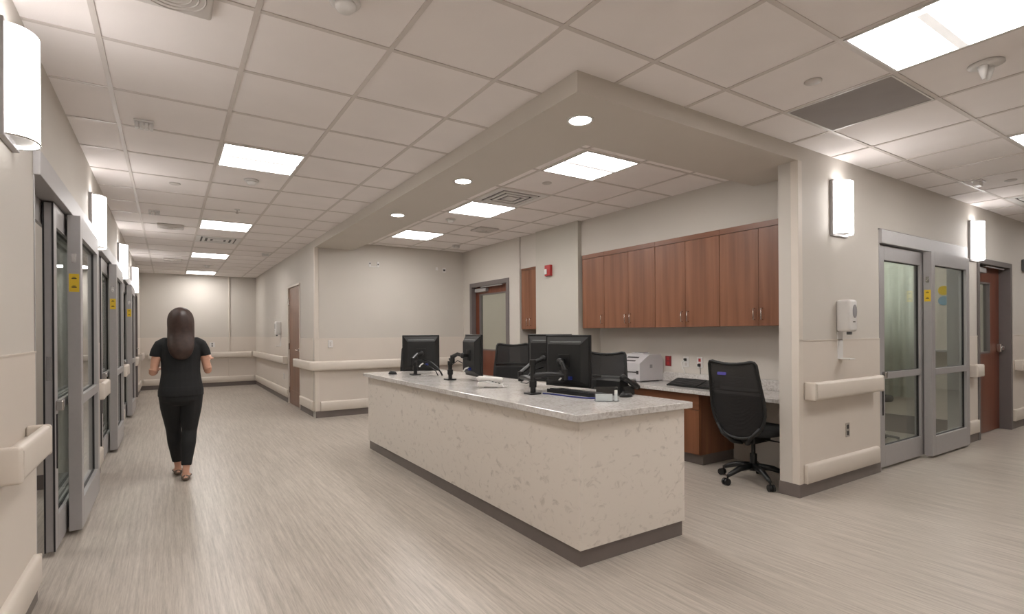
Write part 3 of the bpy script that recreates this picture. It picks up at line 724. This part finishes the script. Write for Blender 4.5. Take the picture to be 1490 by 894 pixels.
# outlets
def outlet(name, label, loc, rz, plate, sock, cat='outlet', w_=.07, h_=.115, group='electrical outlets', horizontal=False):
    o = thing(name, label, cat, loc, rz, group=group)
    if horizontal: w_, h_ = h_, w_
    MB().box(-w_/2, w_/2, -.007, -.0005, -h_/2, h_/2, .002).build('plate', plate, o)
    for s in (-1, 1):
        if horizontal: MB().box(s*.026-.017, s*.026+.017, -.009, -.007, -.014, .014, .0008).build('socket', sock, o)
        else: MB().box(-.014, .014, -.009, -.007, s*.026-.017, s*.026+.017, .0008).build('socket', sock, o)
    return o
outlet('wall_outlet', 'dark red wall plate right of the printer', (AW, 3.98, .945), -PI/2, MAROON, RED, w_=.08)
oo = outlet('wall_outlet', 'white outlet with plugged cord on the wall behind the keyboard', (AW, 3.74, .945), -PI/2, WHITE, PALE)
MB().box(-.012, .012, -.035, -.009, .01, .04, .004).build('plug', BLACK2, oo)
MB().tube([(0, -.03, .022), (-.02, -.05, .0), (-.02, -.04, -.06), (.01, -.035, -.12)], .004, 6).build('cord', PAPER, oo, smooth=True)
oo = outlet('wall_outlet', 'red socketed outlet nearest the mesh chair', (AW, 3.565, .945), -PI/2, WHITE, RED)
MB().box(-.014, .014, -.03, -.009, -.042, -.012, .004).build('plug', BLACK2, oo)
MB().tube([(0, -.03, -.027), (.03, -.04, -.05), (.03, -.035, -.12)], .003, 6).build('cord', BLACK2, oo, smooth=True)
outlet('wall_outlet', 'steel outlet low on the wall below the sanitizer', (4.82, WY-.004, .445), 0, CHROME, DARKM, w_=.062)
outlet('wall_outlet', 'double dark outlet on the far corridor end wall', (.90, YF-.0, 1.02+.19-.19), 0, WHITE, DARKM, w_=.12)
outlet('wall_outlet', 'small low outlet beyond the brown corridor door', (CX-.004, 10.66, .47), -PI/2, WHITE, PALE)
o = thing('light_switch', 'white switch plate on the station back wall above the handrail', 'light switch', (2.10, AB-.004, 1.12))
MB().box(-.035, .035, -.02, 0, -.058, .058, .006).build('plate', WHITE, o); MB().box(-.012, .012, -.025, -.02, -.03, .03, .002).build('rocker', PALE, o)
# fittings high on the station back wall
o = thing('wall_bracket', 'small white cable bracket high on the station back wall, left', 'wall bracket', (2.80, AB, 2.385))
MB().box(-.085, .085, -.012, -.0005, -.045, -.030, .002).box(-.085, -.05, -.012, -.0005, -.03, .035, .002).box(.05, .085, -.012, -.0005, -.03, .045, .002).build('plate', WHITE, o)
MB().box(-.077, -.058, -.0135, -.012, .0, .022).box(.058, .077, -.0135, -.012, -.01, .012).build('terminal', DARKM, o)
o = thing('wall_bracket', 'small socket pair high on the station back wall, right', 'wall bracket', (3.99, AB, 2.375))
MB().box(.03, .09, -.012, -.0005, -.05, .03, .002).box(-.10, -.06, -.012, -.0005, -.02, .03, .002).build('plate', WHITE, o)
MB().box(.04, .08, -.0135, -.012, -.03, .0).build('terminal', DARKM, o)
# fire alarm strobe
o = thing('fire_alarm', 'red fire alarm strobe with white lens on the cream column', 'fire alarm', (AD-.0105, 5.66, 2.12), -PI/2)
MB().box(-.06, .06, -.045, 0, -.075, .075, .006).build('housing', RED, o)
MB().box(-.045, .0, -.062, -.045, -.05, .02, .006).build('strobe_lens', PAPER, o)['label'] = 'white strobe lens'
# hand sanitizer dispensers
def sanitizer(label, loc, rz, s=1):
    o = thing('sanitizer_dispenser', label, 'hand sanitizer dispenser', loc, rz, group='hand sanitizer dispensers')
    MB().box(-.065, .065, -.11, -.002, .0, .26, .022, 4).build('housing', WHITE, o, sm_ang=50)
    MB().lathe([(0, 0), (.034, 0), (.034, .004), (.028, .005), (0, .005)], n=24).build('sight_window', PRN2, o, smooth=True, loc=(.012, -.1095, .165), rot=(PI/2, 0, 0)).scale = (1, 1.6, 1)
    MB().box(-.02, .02, -.112, -.109, .075, .083).build('dark_mark', INK, o)
    MB().box(-.018, .018, -.09, -.06, -.025, .001, .004).build('nozzle', GREYP, o)
    MB().box(-.045, .045, -.008, -.001, -.22, 0, .002).box(-.045, .045, -.10, -.008, -.228, -.218, .003).build('drip_tray', WHITE, o)
    return o
sanitizer('white hand sanitizer dispenser with drip tray on the right wall', (4.71, WY-.0, 1.27), 0)
sanitizer('white hand sanitizer dispenser on the far corridor wall', (CX, 11.0, 1.26), -PI/2)
o = thing('wall_speaker', 'dark device on the wall at the far right picture edge', 'wall device', (9.62, WY, 2.12))
MB().box(-.06, .06, -.05, -.001, -.08, .08, .006).build('housing', GREYP, o); MB().box(-.04, .04, -.053, -.05, -.06, .06).build('grille', DARKM, o)

# ================================================================== CEILING DEVICES
def speaker(label, x, y, s=.15):
    o = thing('ceiling_speaker', label, 'ceiling speaker', (x, y, H), group='square ceiling speakers with ringed grilles')
    MB().box(-s, s, -s*.93, s*.93, -.026, -.001, .012, 3).build('housing', PALE, o, sm_ang=50)
    for k in range(4):
        r = s*(.30+.17*k)
        MB().tube([(r*math.cos(t*PI/16), r*math.sin(t*PI/16), -.026) for t in range(32)], .004, 6, closed=True).build('grille_ring', PALE, o, smooth=True)
    MB().lathe([(0, -.026), (.035, -.026), (.03, -.036), (.0, -.04)]).build('center_boss', PALE, o, smooth=True)
speaker('square ringed ceiling speaker at the top left edge', .02, 2.50)
speaker('square ringed ceiling speaker farther along the left corridor', .03, 8.02)
speaker('square ringed ceiling speaker, farthest in the left corridor', .08, 11.6)
speaker('square ringed ceiling speaker inside the station soffit', 3.68, 6.15)
def smoke(label, x, y, name='smoke_detector', cat='smoke detector'):
    o = thing(name, label, cat, (x, y, H), group='round ceiling detectors')
    MB().lathe([(0, -.001), (.062, -.001), (.064, -.012), (.052, -.016), (0, -.016)]).build('mounting_base', WHITE, o, smooth=True)
    MB().lathe([(.044, -.016), (.042, -.030), (.030, -.045), (.012, -.05), (0, -.05)]).build('sensor_head', WHITE, o, smooth=True)
    for t in range(3):
        MB().box(.022, .028, -.004, .004, -.045, -.036).build('sensor_slot', DARKM, o, rot=(0, 0, t*2*PI/3+4))
smoke('round smoke detector at the top edge between ceiling tiles', .645, 2.22)
smoke('round smoke detector just beyond the nearest corridor light', .655, 5.26)
smoke('round smoke detector inside the soffit near the middle light', 2.99, 5.82)
smoke('round smoke detector near the farthest corridor light', .69, 12.3)
def cap(label, x, y):
    o = tag(MB().lathe([(0, -.001), (.045, -.001), (.045, -.006), (.040, -.009), (0, -.009)]).build('sprinkler', PALE, smooth=True, loc=(x, y, H)), label, 'sprinkler', 'flat round sprinkler caps')
cap('flat round sprinkler cap left of the grey ceiling panel', 3.108, 1.551)
cap('flat round sprinkler cap inside the station soffit', 3.05, 3.94)
cap('flat round sprinkler cap between left corridor lights', .06, 5.75)
cap('flat round sprinkler cap at the far right of the ceiling', 6.79, 1.60)
def slotbox(label, x, y, rz=0):
    o = thing('occupancy_sensor', label, 'occupancy sensor', (x, y, H), rz, group='slotted white ceiling sensors')
    MB().box(-.055, .055, -.04, .04, -.012, -.001, .003).build('plate', WHITE, o)
    for k in range(4): MB().box(-.05+k*.027, -.03+k*.027, -.02, .03, -.05, -.012, .004).build('fin', WHITE, o)
slotbox('slotted white sensor on the left corridor ceiling', -.13, 4.18)
slotbox('slotted white sensor farther down the left corridor ceiling', -.13, 7.15)
slotbox('slotted white sensor on the right corridor ceiling', 6.56, 1.77)
slotbox('slotted white sensor in the far corner inside the soffit', 3.95, 7.5)
slotbox('slotted white sensor near the soffit over the far left corridor', 1.455, 9.97)
o = thing('ceiling_hook', 'white two-pronged ceiling fitting beside the large light', 'ceiling fitting', (3.70, .965, H), -.25)
MB().lathe([(0, -.001), (.075, -.001), (.077, -.008), (.05, -.018), (0, -.018)]).build('mounting_plate', WHITE, o, smooth=True)
for s in (-1, 1): MB().tube([(s*.026, 0, -.015), (s*.022, 0, -.05), (s*.018, 0, -.085)], [.024, .017, .008], 12).build('prong', WHITE, o, smooth=True)
o = thing('sprinkler', 'small pendant sprinkler near the second corridor light', 'sprinkler', (.67, 6.6, H))
MB().lathe([(0, -.001), (.03, -.001), (.028, -.01), (0, -.01)]).build('escutcheon', WHITE, o, smooth=True); MB().cyl((0, 0, -.01), (0, 0, -.04), .008).lathe([(0, -.04), (.015, -.04), (.015, -.043), (0, -.043)]).build('head', CHROME, o)
# air diffusers
def diffuser(label, x, y, s=.29, slot=DARKM):
    o = thing('air_diffuser', label, 'air vent', (x, y, H), group='square air diffusers')
    def ring(b, a, c, z0, z1): b.box(-a, a, -a, -c, z0, z1).box(-a, a, c, a, z0, z1).box(-a, -c, -c, c, z0, z1).box(c, a, -c, c, z0, z1)
    m = MB(); ring(m, s, s*.80, -.006, -.001); m.build('frame', WHITE, o)
    MB().box(-s*.8, s*.8, -s*.8, s*.8, -.002, -.001).build('throat', slot, o)
    for k, a in enumerate((.72, .48, .24)):
        m = MB(); ring(m, s*a, s*(a-.12), -.012, -.002) if k < 2 else m.box(-s*a, s*a, -s*a, s*a, -.012, -.002); m.build('vane', WHITE, o)
diffuser('square air diffuser beyond the second corridor light', .64, 8.88)
diffuser('square air diffuser with dark slots between the soffit lights', 3.06, 4.58)
diffuser('square air diffuser at the far right of the ceiling', 8.0, 1.57)
g = thing('return_grille', 'flat dark grey ceiling panel above the right corridor', 'ceiling panel', (3.69, 1.569, H))
MB().box(-.285, .285, -.285, .285, -.006, -.001).build('panel', GREYM, g)
m = MB(); q = .2925
m.box(-q, q, -q, -q+.009, -.009, -.001).box(-q, q, q-.009, q, -.009, -.001).box(-q, -q+.009, -q+.009, q-.009, -.009, -.001).box(q-.009, q, -q+.009, q-.009, -.009, -.001); m.build('border', WHITE, g)

# ================================================================== OFFICE CHAIRS   local: facing +x
def chair():
    o = thing('office_chair', '', 'office chair', (0, 0, 0), group='black mesh-back office chairs')
    def bx(y, z):   # x of the back surface
        return -.225-.11*(max(0, z-.42)/.6)**1.2 - .035*math.cos(min(1, abs(y)/.24)*PI/2) + .03
    loop = []
    half = [(0, 1.012), (.06, 1.014), (.12, 1.022), (.165, 1.032), (.192, 1.028), (.204, 1.008), (.207, .97), (.212, .90), (.219, .82), (.227, .74), (.231, .66), (.226, .60), (.212, .54), (.185, .485), (.145, .44), (.095, .412), (.045, .40), (0, .397)]
    full = half + [(-y, z) for y, z in half[-2:0:-1]]
    loop = [(bx(y, z), y, z) for y, z in full]
    MB().tube(loop, .0125, 10, closed=True).build('back_frame', BLACK2, o, smooth=True)
    def widthat(z):
        for (a, b), (c, d) in zip(half[4:], half[5:]):
            if d <= z <= b: return a+(c-a)*((b-z)/(b-d+1e-9))
        return .19
    def sheet(z0, z1, off, m, name, nz=14):
        b = bmesh.new(); rows = []
        for i in range(nz+1):
            z = z0+(z1-z0)*i/nz; w_ = widthat(z)*.985
            row = []
            for j in range(13):
                y = -w_+2*w_*j/12; zz = z
                if z > 1.0: zz = z-.010*(1-abs(y)/.2)
                row.append(b.verts.new((bx(y, zz)+off, y, zz)))
            rows.append(row)
        for i in range(nz):
            for j in range(12): b.faces.new((rows[i][j], rows[i][j+1], rows[i+1][j+1], rows[i+1][j]))
        k = MB(); k._merge(b); s = k.build(name, m, o, smooth=True)
        md = s.modifiers.new('s', 'SOLIDIFY'); md.thickness = .002
        return s
    sheet(.402, 1.022, 0, MESHF, 'mesh_back', 22)
    sheet(.43, .76, .016, FAB, 'lumbar_panel')
    MB().tube([(bx(y, .79)+.01, y, .79) for y in (-.21, -.1, 0, .1, .21)], .006, 6).build('cross_band', BLACK2, o, smooth=True)
    MB().box(-.003, 0, -.04, .04, -.012, .012, .001).build('maker_badge', PURP, o, loc=(bx(.07, .93)-.009, .08, .93), rot=(0, .16, 0))['label'] = 'small violet badge'
    for s in (-1, 1): MB().tube([(bx(.17, .47)-.01, s*.185, .50), (bx(.1, .44)-.02, s*.13, .425), (-.20, s*.06, .36), (-.12, s*.03, .345)], [.012, .015, .018, .018], 10).build('back_support', BLACK2, o, smooth=True)
    # seat
    secs = []
    def sect(z, sx, sy, cx): return [Vector((cx+sx*math.copysign(abs(math.cos(t))**.6, math.cos(t)), sy*math.copysign(abs(math.sin(t))**.6, math.sin(t)), z)) for t in [k*2*PI/32 for k in range(32)]]
    MB().loft([sect(.415, .20, .21, .02), sect(.425, .235, .24, .02), sect(.455, .245, .25, .02), sect(.475, .235, .24, .02), sect(.482, .19, .2, .02)]).build('seat', FAB, o, smooth=True)
    MB().box(-.14, .12, -.09, .09, .345, .414, .012).build('seat_mechanism', BLACK2, o)
    MB().tube([(.02, -.08, .37), (.03, -.20, .365), (.03, -.25, .36)], .006, 8).build('lever', BLACK2, o, smooth=True)
    MB().cyl((0, 0, .12), (0, 0, .24), .028).cyl((0, 0, .24), (0, 0, .35), .016).build('gas_column', BLACK, o, sm_ang=40)
    MB().lathe([(0, .10), (.042, .10), (.047, .13), (.036, .16), (0, .16)]).build('hub', BLACK, o, smooth=True)
    for k in range(5):
        a = k*2*PI/5+.35; c, s = math.cos(a), math.sin(a)
        leg = MB().tube([(.03*c, .03*s, .135), (.15*c, .15*s, .122), (.245*c, .245*s, .085), (.27*c, .27*s, .072)], [.028, .024, .018, .013], 10).build('leg', BLACK, o, smooth=True)
        ct_ = MB(); p_ = Vector((-s, c, 0))
        C0 = Vector((.285*c, .285*s, .028))
        for sg in (-1, 1): ct_.cyl(C0+p_*sg*.006, C0+p_*sg*.024, .028, n=20)
        ct_.cyl((.27*c, .27*s, .03), (.27*c, .27*s, .072), .007)
        ct_.build('caster', BLACK, leg, sm_ang=40)
    return o
ch = chair(); ch.location = (4.20, 2.60, 0); ch.rotation_euler = (0, 0, R(2)); ch['label'] = 'black mesh-back office chair in the knee space beside the nib wall'
c3 = dup(ch, (3.72, 3.95, .0), rz=R(215), label='black mesh-back office chair between the nearest monitor and the printer')
c2 = dup(ch, (3.72, 5.62, 0), rz=R(228), label='black mesh-back office chair in front of the glazed station door')
c1 = dup(ch, (3.05, 7.0, 0), rz=R(250), label='black mesh-back office chair behind the far end monitor')
for c in (c3, c2, c1):
    for k in list(c.children):
        if k.name.startswith('maker_badge'): bpy.data.objects.remove(k)
c2.scale = (1.06, 1.06, 1.09); c1.scale = (1.02, 1.02, 1.03); c3.scale = (1.02, 1.02, 1.025)

# ================================================================== ROOM CONTENTS BEHIND GLASS
def curtain(label, p0, p1, z0, z1, m, folds=.07, amp=.022):
    p0, p1 = Vector(p0), Vector(p1); d = p1-p0; L = d.length; u = d/L; nrm = Vector((-u.y, u.x)); n = int(L/folds*8)
    c = (p0+p1)/2
    o = thing('curtain', label, 'curtain', (c.x, c.y, 0), group='curtains behind the glass doors')
    b = bmesh.new(); R0 = []
    for i in range(n+1):
        s = L*i/n; q = p0+u*s+nrm*amp*math.sin(s/folds*2*PI)*(1+.3*math.sin(s*9))-c
        R0.append((b.verts.new((q.x, q.y, z0)), b.verts.new((q.x, q.y, z1))))
    for i in range(n): b.faces.new((R0[i][0], R0[i+1][0], R0[i+1][1], R0[i][1]))
    k = MB(); k._merge(b); k = k.build('cloth', m, o, smooth=True)
    md = k.modifiers.new('s', 'SOLIDIFY'); md.thickness = .003
    a = p0-c; e = p1-c
    MB().cyl((a.x, a.y, z1+.012), (e.x, e.y, z1+.012), .012).build('track', ALU, o)
curtain('pale pleated curtain behind the nearest left sliding door', (-.69, 5.60), (-.86, 5.60), .25, 2.35, BLIND, .045, .018)
curtain('pale pleated curtain behind the second left sliding door', (-.69, 8.38), (-.90, 8.38), .25, 2.35, BLIND, .045, .018)
curtain('pale pleated curtain behind the third left sliding door', (-.69, 11.18), (-.90, 11.18), .25, 2.35, BLIND, .045, .018)
curtain('pale green privacy curtain behind the right sliding door', (7.62, 2.62), (7.62, 3.6), .45, 2.25, CURT, .11, .015)
struct('trim_30', MB().box(6.575, 6.60, 7.75, 7.85, 0, 2.3), WHITE, 'white vertical strip on the wall seen through the station door', 'wall trim')
st = thing('rolling_stool', 'small dark rolling stool behind the right sliding door', 'stool', (6.9, 2.78, 0))
MB().lathe([(0, .47), (.16, .47), (.17, .50), (.16, .53), (0, .535)]).build('seat', FAB, st, smooth=True)
MB().cyl((0, 0, .09), (0, 0, .47), .02).build('post', CHROME, st)
for k in range(5):
    a = k*2*PI/5; l = MB().tube([(0, 0, .09), (.22*math.cos(a), .22*math.sin(a), .06)], .014, 8).build('leg', BLACK, st); MB().sph((.22*math.cos(a), .22*math.sin(a), .026), .026).build('caster', BLACK, l, smooth=True)

o = thing('wall_shelf', 'thin grey shelf line behind the right sliding door glass', 'shelf', (7.718, 2.45, 1.03))
MB().box(-.10, 0, -.14, .15, -.012, .012, .003).build('board', ALU, o); MB().box(-.015, 0, -.12, -.10, -.08, -.012).box(-.015, 0, .11, .13, -.08, -.012).build('bracket', ALU, o)
for nm, mt, z in (('yellow', YEL, 1.74), ('blue', mat('blue_sticker', (.25, .42, .55), .5), 1.62)):
    tag(MB().cyl((7.716, 2.40, z), (7.719, 2.40, z), .055, n=28).build('round_sticker', mt), 'round %s sticker seen through the right sliding door glass' % nm, 'sticker')
# ================================================================== PERSON
P = thing('person', 'woman with long dark brown hair in black shirt and trousers walking away', 'person', (.093, 5.42, 0))
P.scale = (1, 1, 1)
body = MB()
# torso / neck / head (facing +y)
body.ell([(0, 0, .70, .125, .095), (0, 0, .76, .155, .11), (0, -.004, .82, .158, .108), (0, .0, .90, .128, .09), (0, .004, .96, .118, .083), (0, .006, 1.04, .130, .09), (0, .006, 1.12, .142, .095), (0, 0, 1.18, .148, .085), (0, -.004, 1.215, .125, .065), (0, -.004, 1.245, .07, .052), (0, 0, 1.27, .046, .048), (0, .010, 1.31, .044, .047)])
body.ell([(0, .016, 1.285, .030, .035), (0, .022, 1.305, .050, .062), (0, .022, 1.33, .060, .076), (0, .020, 1.37, .068, .086), (0, .016, 1.41, .071, .090), (0, .012, 1.45, .067, .085), (0, .010, 1.48, .052, .068), (0, .008, 1.503, .025, .035)])
body.prism([(0, 0), (.02, -.014), (.02, .014)], 2, 0, .001) if False else None
# nose, lips, brow, ears on the far side
body.tube([(0, .098, 1.385), (0, .112, 1.365), (0, .120, 1.350), (0, .104, 1.343)], [.006, .009, .012, .008], 8)
body.tube([(-.020, .094, 1.325), (0, .102, 1.325), (.020, .094, 1.325)], [.004, .007, .004], 8)
for s in (-1, 1):
    body.sph((s*.074, .012, 1.375), .020, (.35, .8, 1.3), 12); body.sph((s*.027, .090, 1.388), .011, (1.2, .7, .7), 10)
    body.tube([(s*.05, 0, 1.212), (s*.125, -.002, 1.205), (s*.150, 0, 1.185), (s*.170, 0, 1.13), (s*.190, -.002, 1.05), (s*.203, -.004, .965)], [.05, .050, .046, .040, .036, .031], 16)
def arm_(s, elbow, wrist, fingers_dir, curl):
    e, w0 = Vector(elbow), Vector(wrist)
    body.tube([e+Vector((0, -.004, .03)), e, e.lerp(w0, .3), e.lerp(w0, .7), w0], [.032, .032, .033, .025, .020], 14)
    d = (w0-e).normalized(); fd = Vector(fingers_dir).normalized()
    side = d.cross(Vector((0, 0, 1))).normalized(); upv = side.cross(d).normalized()
    palm = w0+d*.075
    body.loft([[c+side*(a*wd)+upv*(b*.012) for a, b in ((-1, -.6), (-.5, -1), (.5, -1), (1, -.6), (1, .6), (.5, 1), (-.5, 1), (-1, .6))] for c, wd in ((w0-d*.01, .019), (w0+d*.02, .028), (w0+d*.055, .036), (palm, .034))])
    for k in range(4):
        off = side*(-.027+.018*k); L = (.060, .068, .064, .050)[k]
        q0 = palm-d*.012+off; q1 = palm+off+d*L*.40-upv*.004; q2 = q1+(d*.7-upv*.7*curl)*L*.34; q3 = q2+(d*.15-upv*curl)*L*.30
        body.tube([q0, q1, q2, q3], [.0085, .0082, .0075, .006], 10)
    t0 = w0+d*.03-side*s*-.024
    body.tube([t0-d*.004, t0+side*s*.022+d*.022-upv*.008, t0+side*s*.024+d*.048-upv*.018], [.011, .009, .007], 10)
    return palm, d, side, upv
arm_(-1, (-.208, -.004, .955), (-.19, .19, .97), (0, 1, 0), .8)
pr_ = arm_(1, (.208, -.004, .955), (.215, .17, 1.04), (0, 1, 0), .9)
# legs
def leg_(s, hip, knee, ankle, toe):
    hip, knee, ankle, toe = map(Vector, (hip, knee, ankle, toe))
    body.tube([hip+Vector((0, 0, .03)), hip, hip.lerp(knee, .35), hip.lerp(knee, .75), knee, knee.lerp(ankle, .3)+Vector((0, -.008, 0)), knee.lerp(ankle, .7), ankle], [.080, .082, .076, .058, .048, .050, .034, .026], 18)
    d = (toe-ankle); dh = Vector((d.x, d.y, 0)).normalized(); sd = Vector((-dh.y, dh.x, 0))
    rings = []
    L = (Vector((toe.x, toe.y, 0))-Vector((ankle.x, ankle.y, 0))).length
    for t, wd, h, zt in ((-.045, .022, .010, .03), (-.03, .030, .022, .035), (.0, .031, .036, .045), (.05, .034, .026, .035), (.10, .040, .017, .022), (.14, .038, .012, .016), (.165, .022, .008, .012)):
        base = ankle.z-.075+(toe.z-(ankle.z-.075))*max(0, t)/.165
        c = Vector((ankle.x, ankle.y, base+h+.003))+dh*t
        rings.append([c+sd*wd*math.cos(a)+Vector((0, 0, h*math.sin(a))) for a in [k*2*PI/14 for k in range(14)]])
    body.loft(rings)
    body.tube([ankle, ankle-Vector((0, 0, .04))], [.027, .03], 12)
    return rings
RL = ((.078, -.005, .745), (.062, .01, .42), (.030, -.075, .082), (.040, .09, .004))
LL = ((-.078, .005, .745), (-.058, .10, .425), (-.026, .16, .085), (-.030, .33, .010))
r1 = leg_(1, *RL); r2_ = leg_(-1, *LL)
bo = body.build('body', SKIN, P, smooth=True)
md = bo.modifiers.new('r', 'REMESH'); md.mode = 'VOXEL'; md.voxel_size = .0042; md.use_smooth_shade = True
md = bo.modifiers.new('s', 'SMOOTH'); md.iterations = 3; md.factor = .5
# shirt
s_ = MB()
s_.ell([(0, -.002, .735, .176, .128), (0, -.002, .79, .176, .127), (0, 0, .87, .160, .112), (0, .003, .95, .150, .105), (0, .006, 1.04, .152, .108), (0, .006, 1.12, .160, .112), (0, 0, 1.18, .166, .102), (0, -.004, 1.222, .140, .080), (0, -.004, 1.245, .092, .066), (0, -.003, 1.254, .066, .060)])
for s in (-1, 1): s_.tube([(s*.04, 0, 1.20), (s*.125, -.002, 1.20), (s*.152, 0, 1.187), (s*.172, 0, 1.150), (s*.184, 0, 1.12), (s*.190, 0, 1.09)], [.055, .058, .053, .050, .048, .047], 18)
so = s_.build('shirt', CLOTH, P, smooth=True)
md = so.modifiers.new('r', 'REMESH'); md.mode = 'VOXEL'; md.voxel_size = .0065; md.use_smooth_shade = True
md = so.modifiers.new('s', 'SMOOTH'); md.iterations = 6; md.factor = .5
# trousers
t_ = MB()
t_.ell([(0, 0, .66, .10, .09), (0, 0, .70, .162, .122), (0, 0, .76, .174, .127), (0, -.004, .82, .170, .120), (0, 0, .87, .150, .104)])
for hip, knee, ankle, toe in (RL, LL):
    hip, knee, ankle = Vector(hip), Vector(knee), Vector(ankle)
    t_.tube([hip+Vector((0, 0, .03)), hip, hip.lerp(knee, .35), hip.lerp(knee, .75), knee, knee.lerp(ankle, .3)+Vector((0, -.008, 0)), knee.lerp(ankle, .7), knee.lerp(ankle, .86)], [.090, .094, .088, .070, .060, .060, .046, .041], 18)
to = t_.build('trousers', CLOTH2, P, smooth=True)
md = to.modifiers.new('r', 'REMESH'); md.mode = 'VOXEL'; md.voxel_size = .0065; md.use_smooth_shade = True
md = to.modifiers.new('s', 'SMOOTH'); md.iterations = 4; md.factor = .5
# shoes: low flats
for rings, ank in ((r1, RL[2]), (r2_, LL[2])):
    rr = []
    for r in rings:
        c = sum(r, Vector())/len(r); zlow = min(p.z for p in r)-.003
        rr.append([Vector((c.x+(p.x-c.x)*1.12, c.y+(p.y-c.y)*1.12, max(0.0, min(c.z+(p.z-c.z)*1.12-.001, c.z+.004)) if False else max(.001, c.z+(p.z-c.z)*1.10-.002))) for p in r])
    for i, r in enumerate(rr):
        top = [.050, .055, .038, .030, .040, .032, .024][i] + (ank[2]-.078)
        for p in r: p.z = min(p.z, max(.006, top))
    sh = MB().loft(rr).build('shoe', SHOE, P, smooth=True)
# hair
h_ = MB(); nn = 40
def hr(z, rx, ry, cy, open_=0):
    rx *= 1.10
    pts = []
    for k in range(nn):
        a = k*2*PI/nn
        w_ = 1+.02*math.sin(a*9+z*20)
        y = cy+ry*math.sin(a)*w_
        if open_ and math.sin(a) > 0: y = cy+ry*math.sin(a)*open_
        pts.append(Vector((rx*math.cos(a)*w_, y, z)))
    return pts
h_.loft([hr(1.06, .018, .010, -.112), hr(1.075, .045, .016, -.112), hr(1.10, .068, .022, -.111), hr(1.14, .084, .030, -.108), hr(1.18, .092, .036, -.098), hr(1.23, .094, .046, -.075), hr(1.28, .094, .062, -.045, .6), hr(1.33, .094, .085, -.022, .5), hr(1.38, .095, .100, -.008, .55), hr(1.42, .094, .106, .0, .75), hr(1.46, .086, .102, .004, .9), hr(1.495, .066, .082, .004), hr(1.517, .038, .05, .003), hr(1.525, .012, .016, .002)])
ho = h_.build('hair', HAIR, P, smooth=True)
md = ho.modifiers.new('s', 'SUBSURF'); md.levels = 1; md.render_levels = 1
# phone in the right hand
pm, pd, ps, pu = pr_
ph = tag(MB().box(-.036, .036, -.07, .07, -.005, .005, .003).build('mobile_phone', GREYP), 'dark mobile phone held in the walking woman\'s right hand', 'mobile phone')
ph.location = Vector(P.location)+pm+pd*.025-pu*.021; ph.rotation_euler = (R(15), 0, 0)
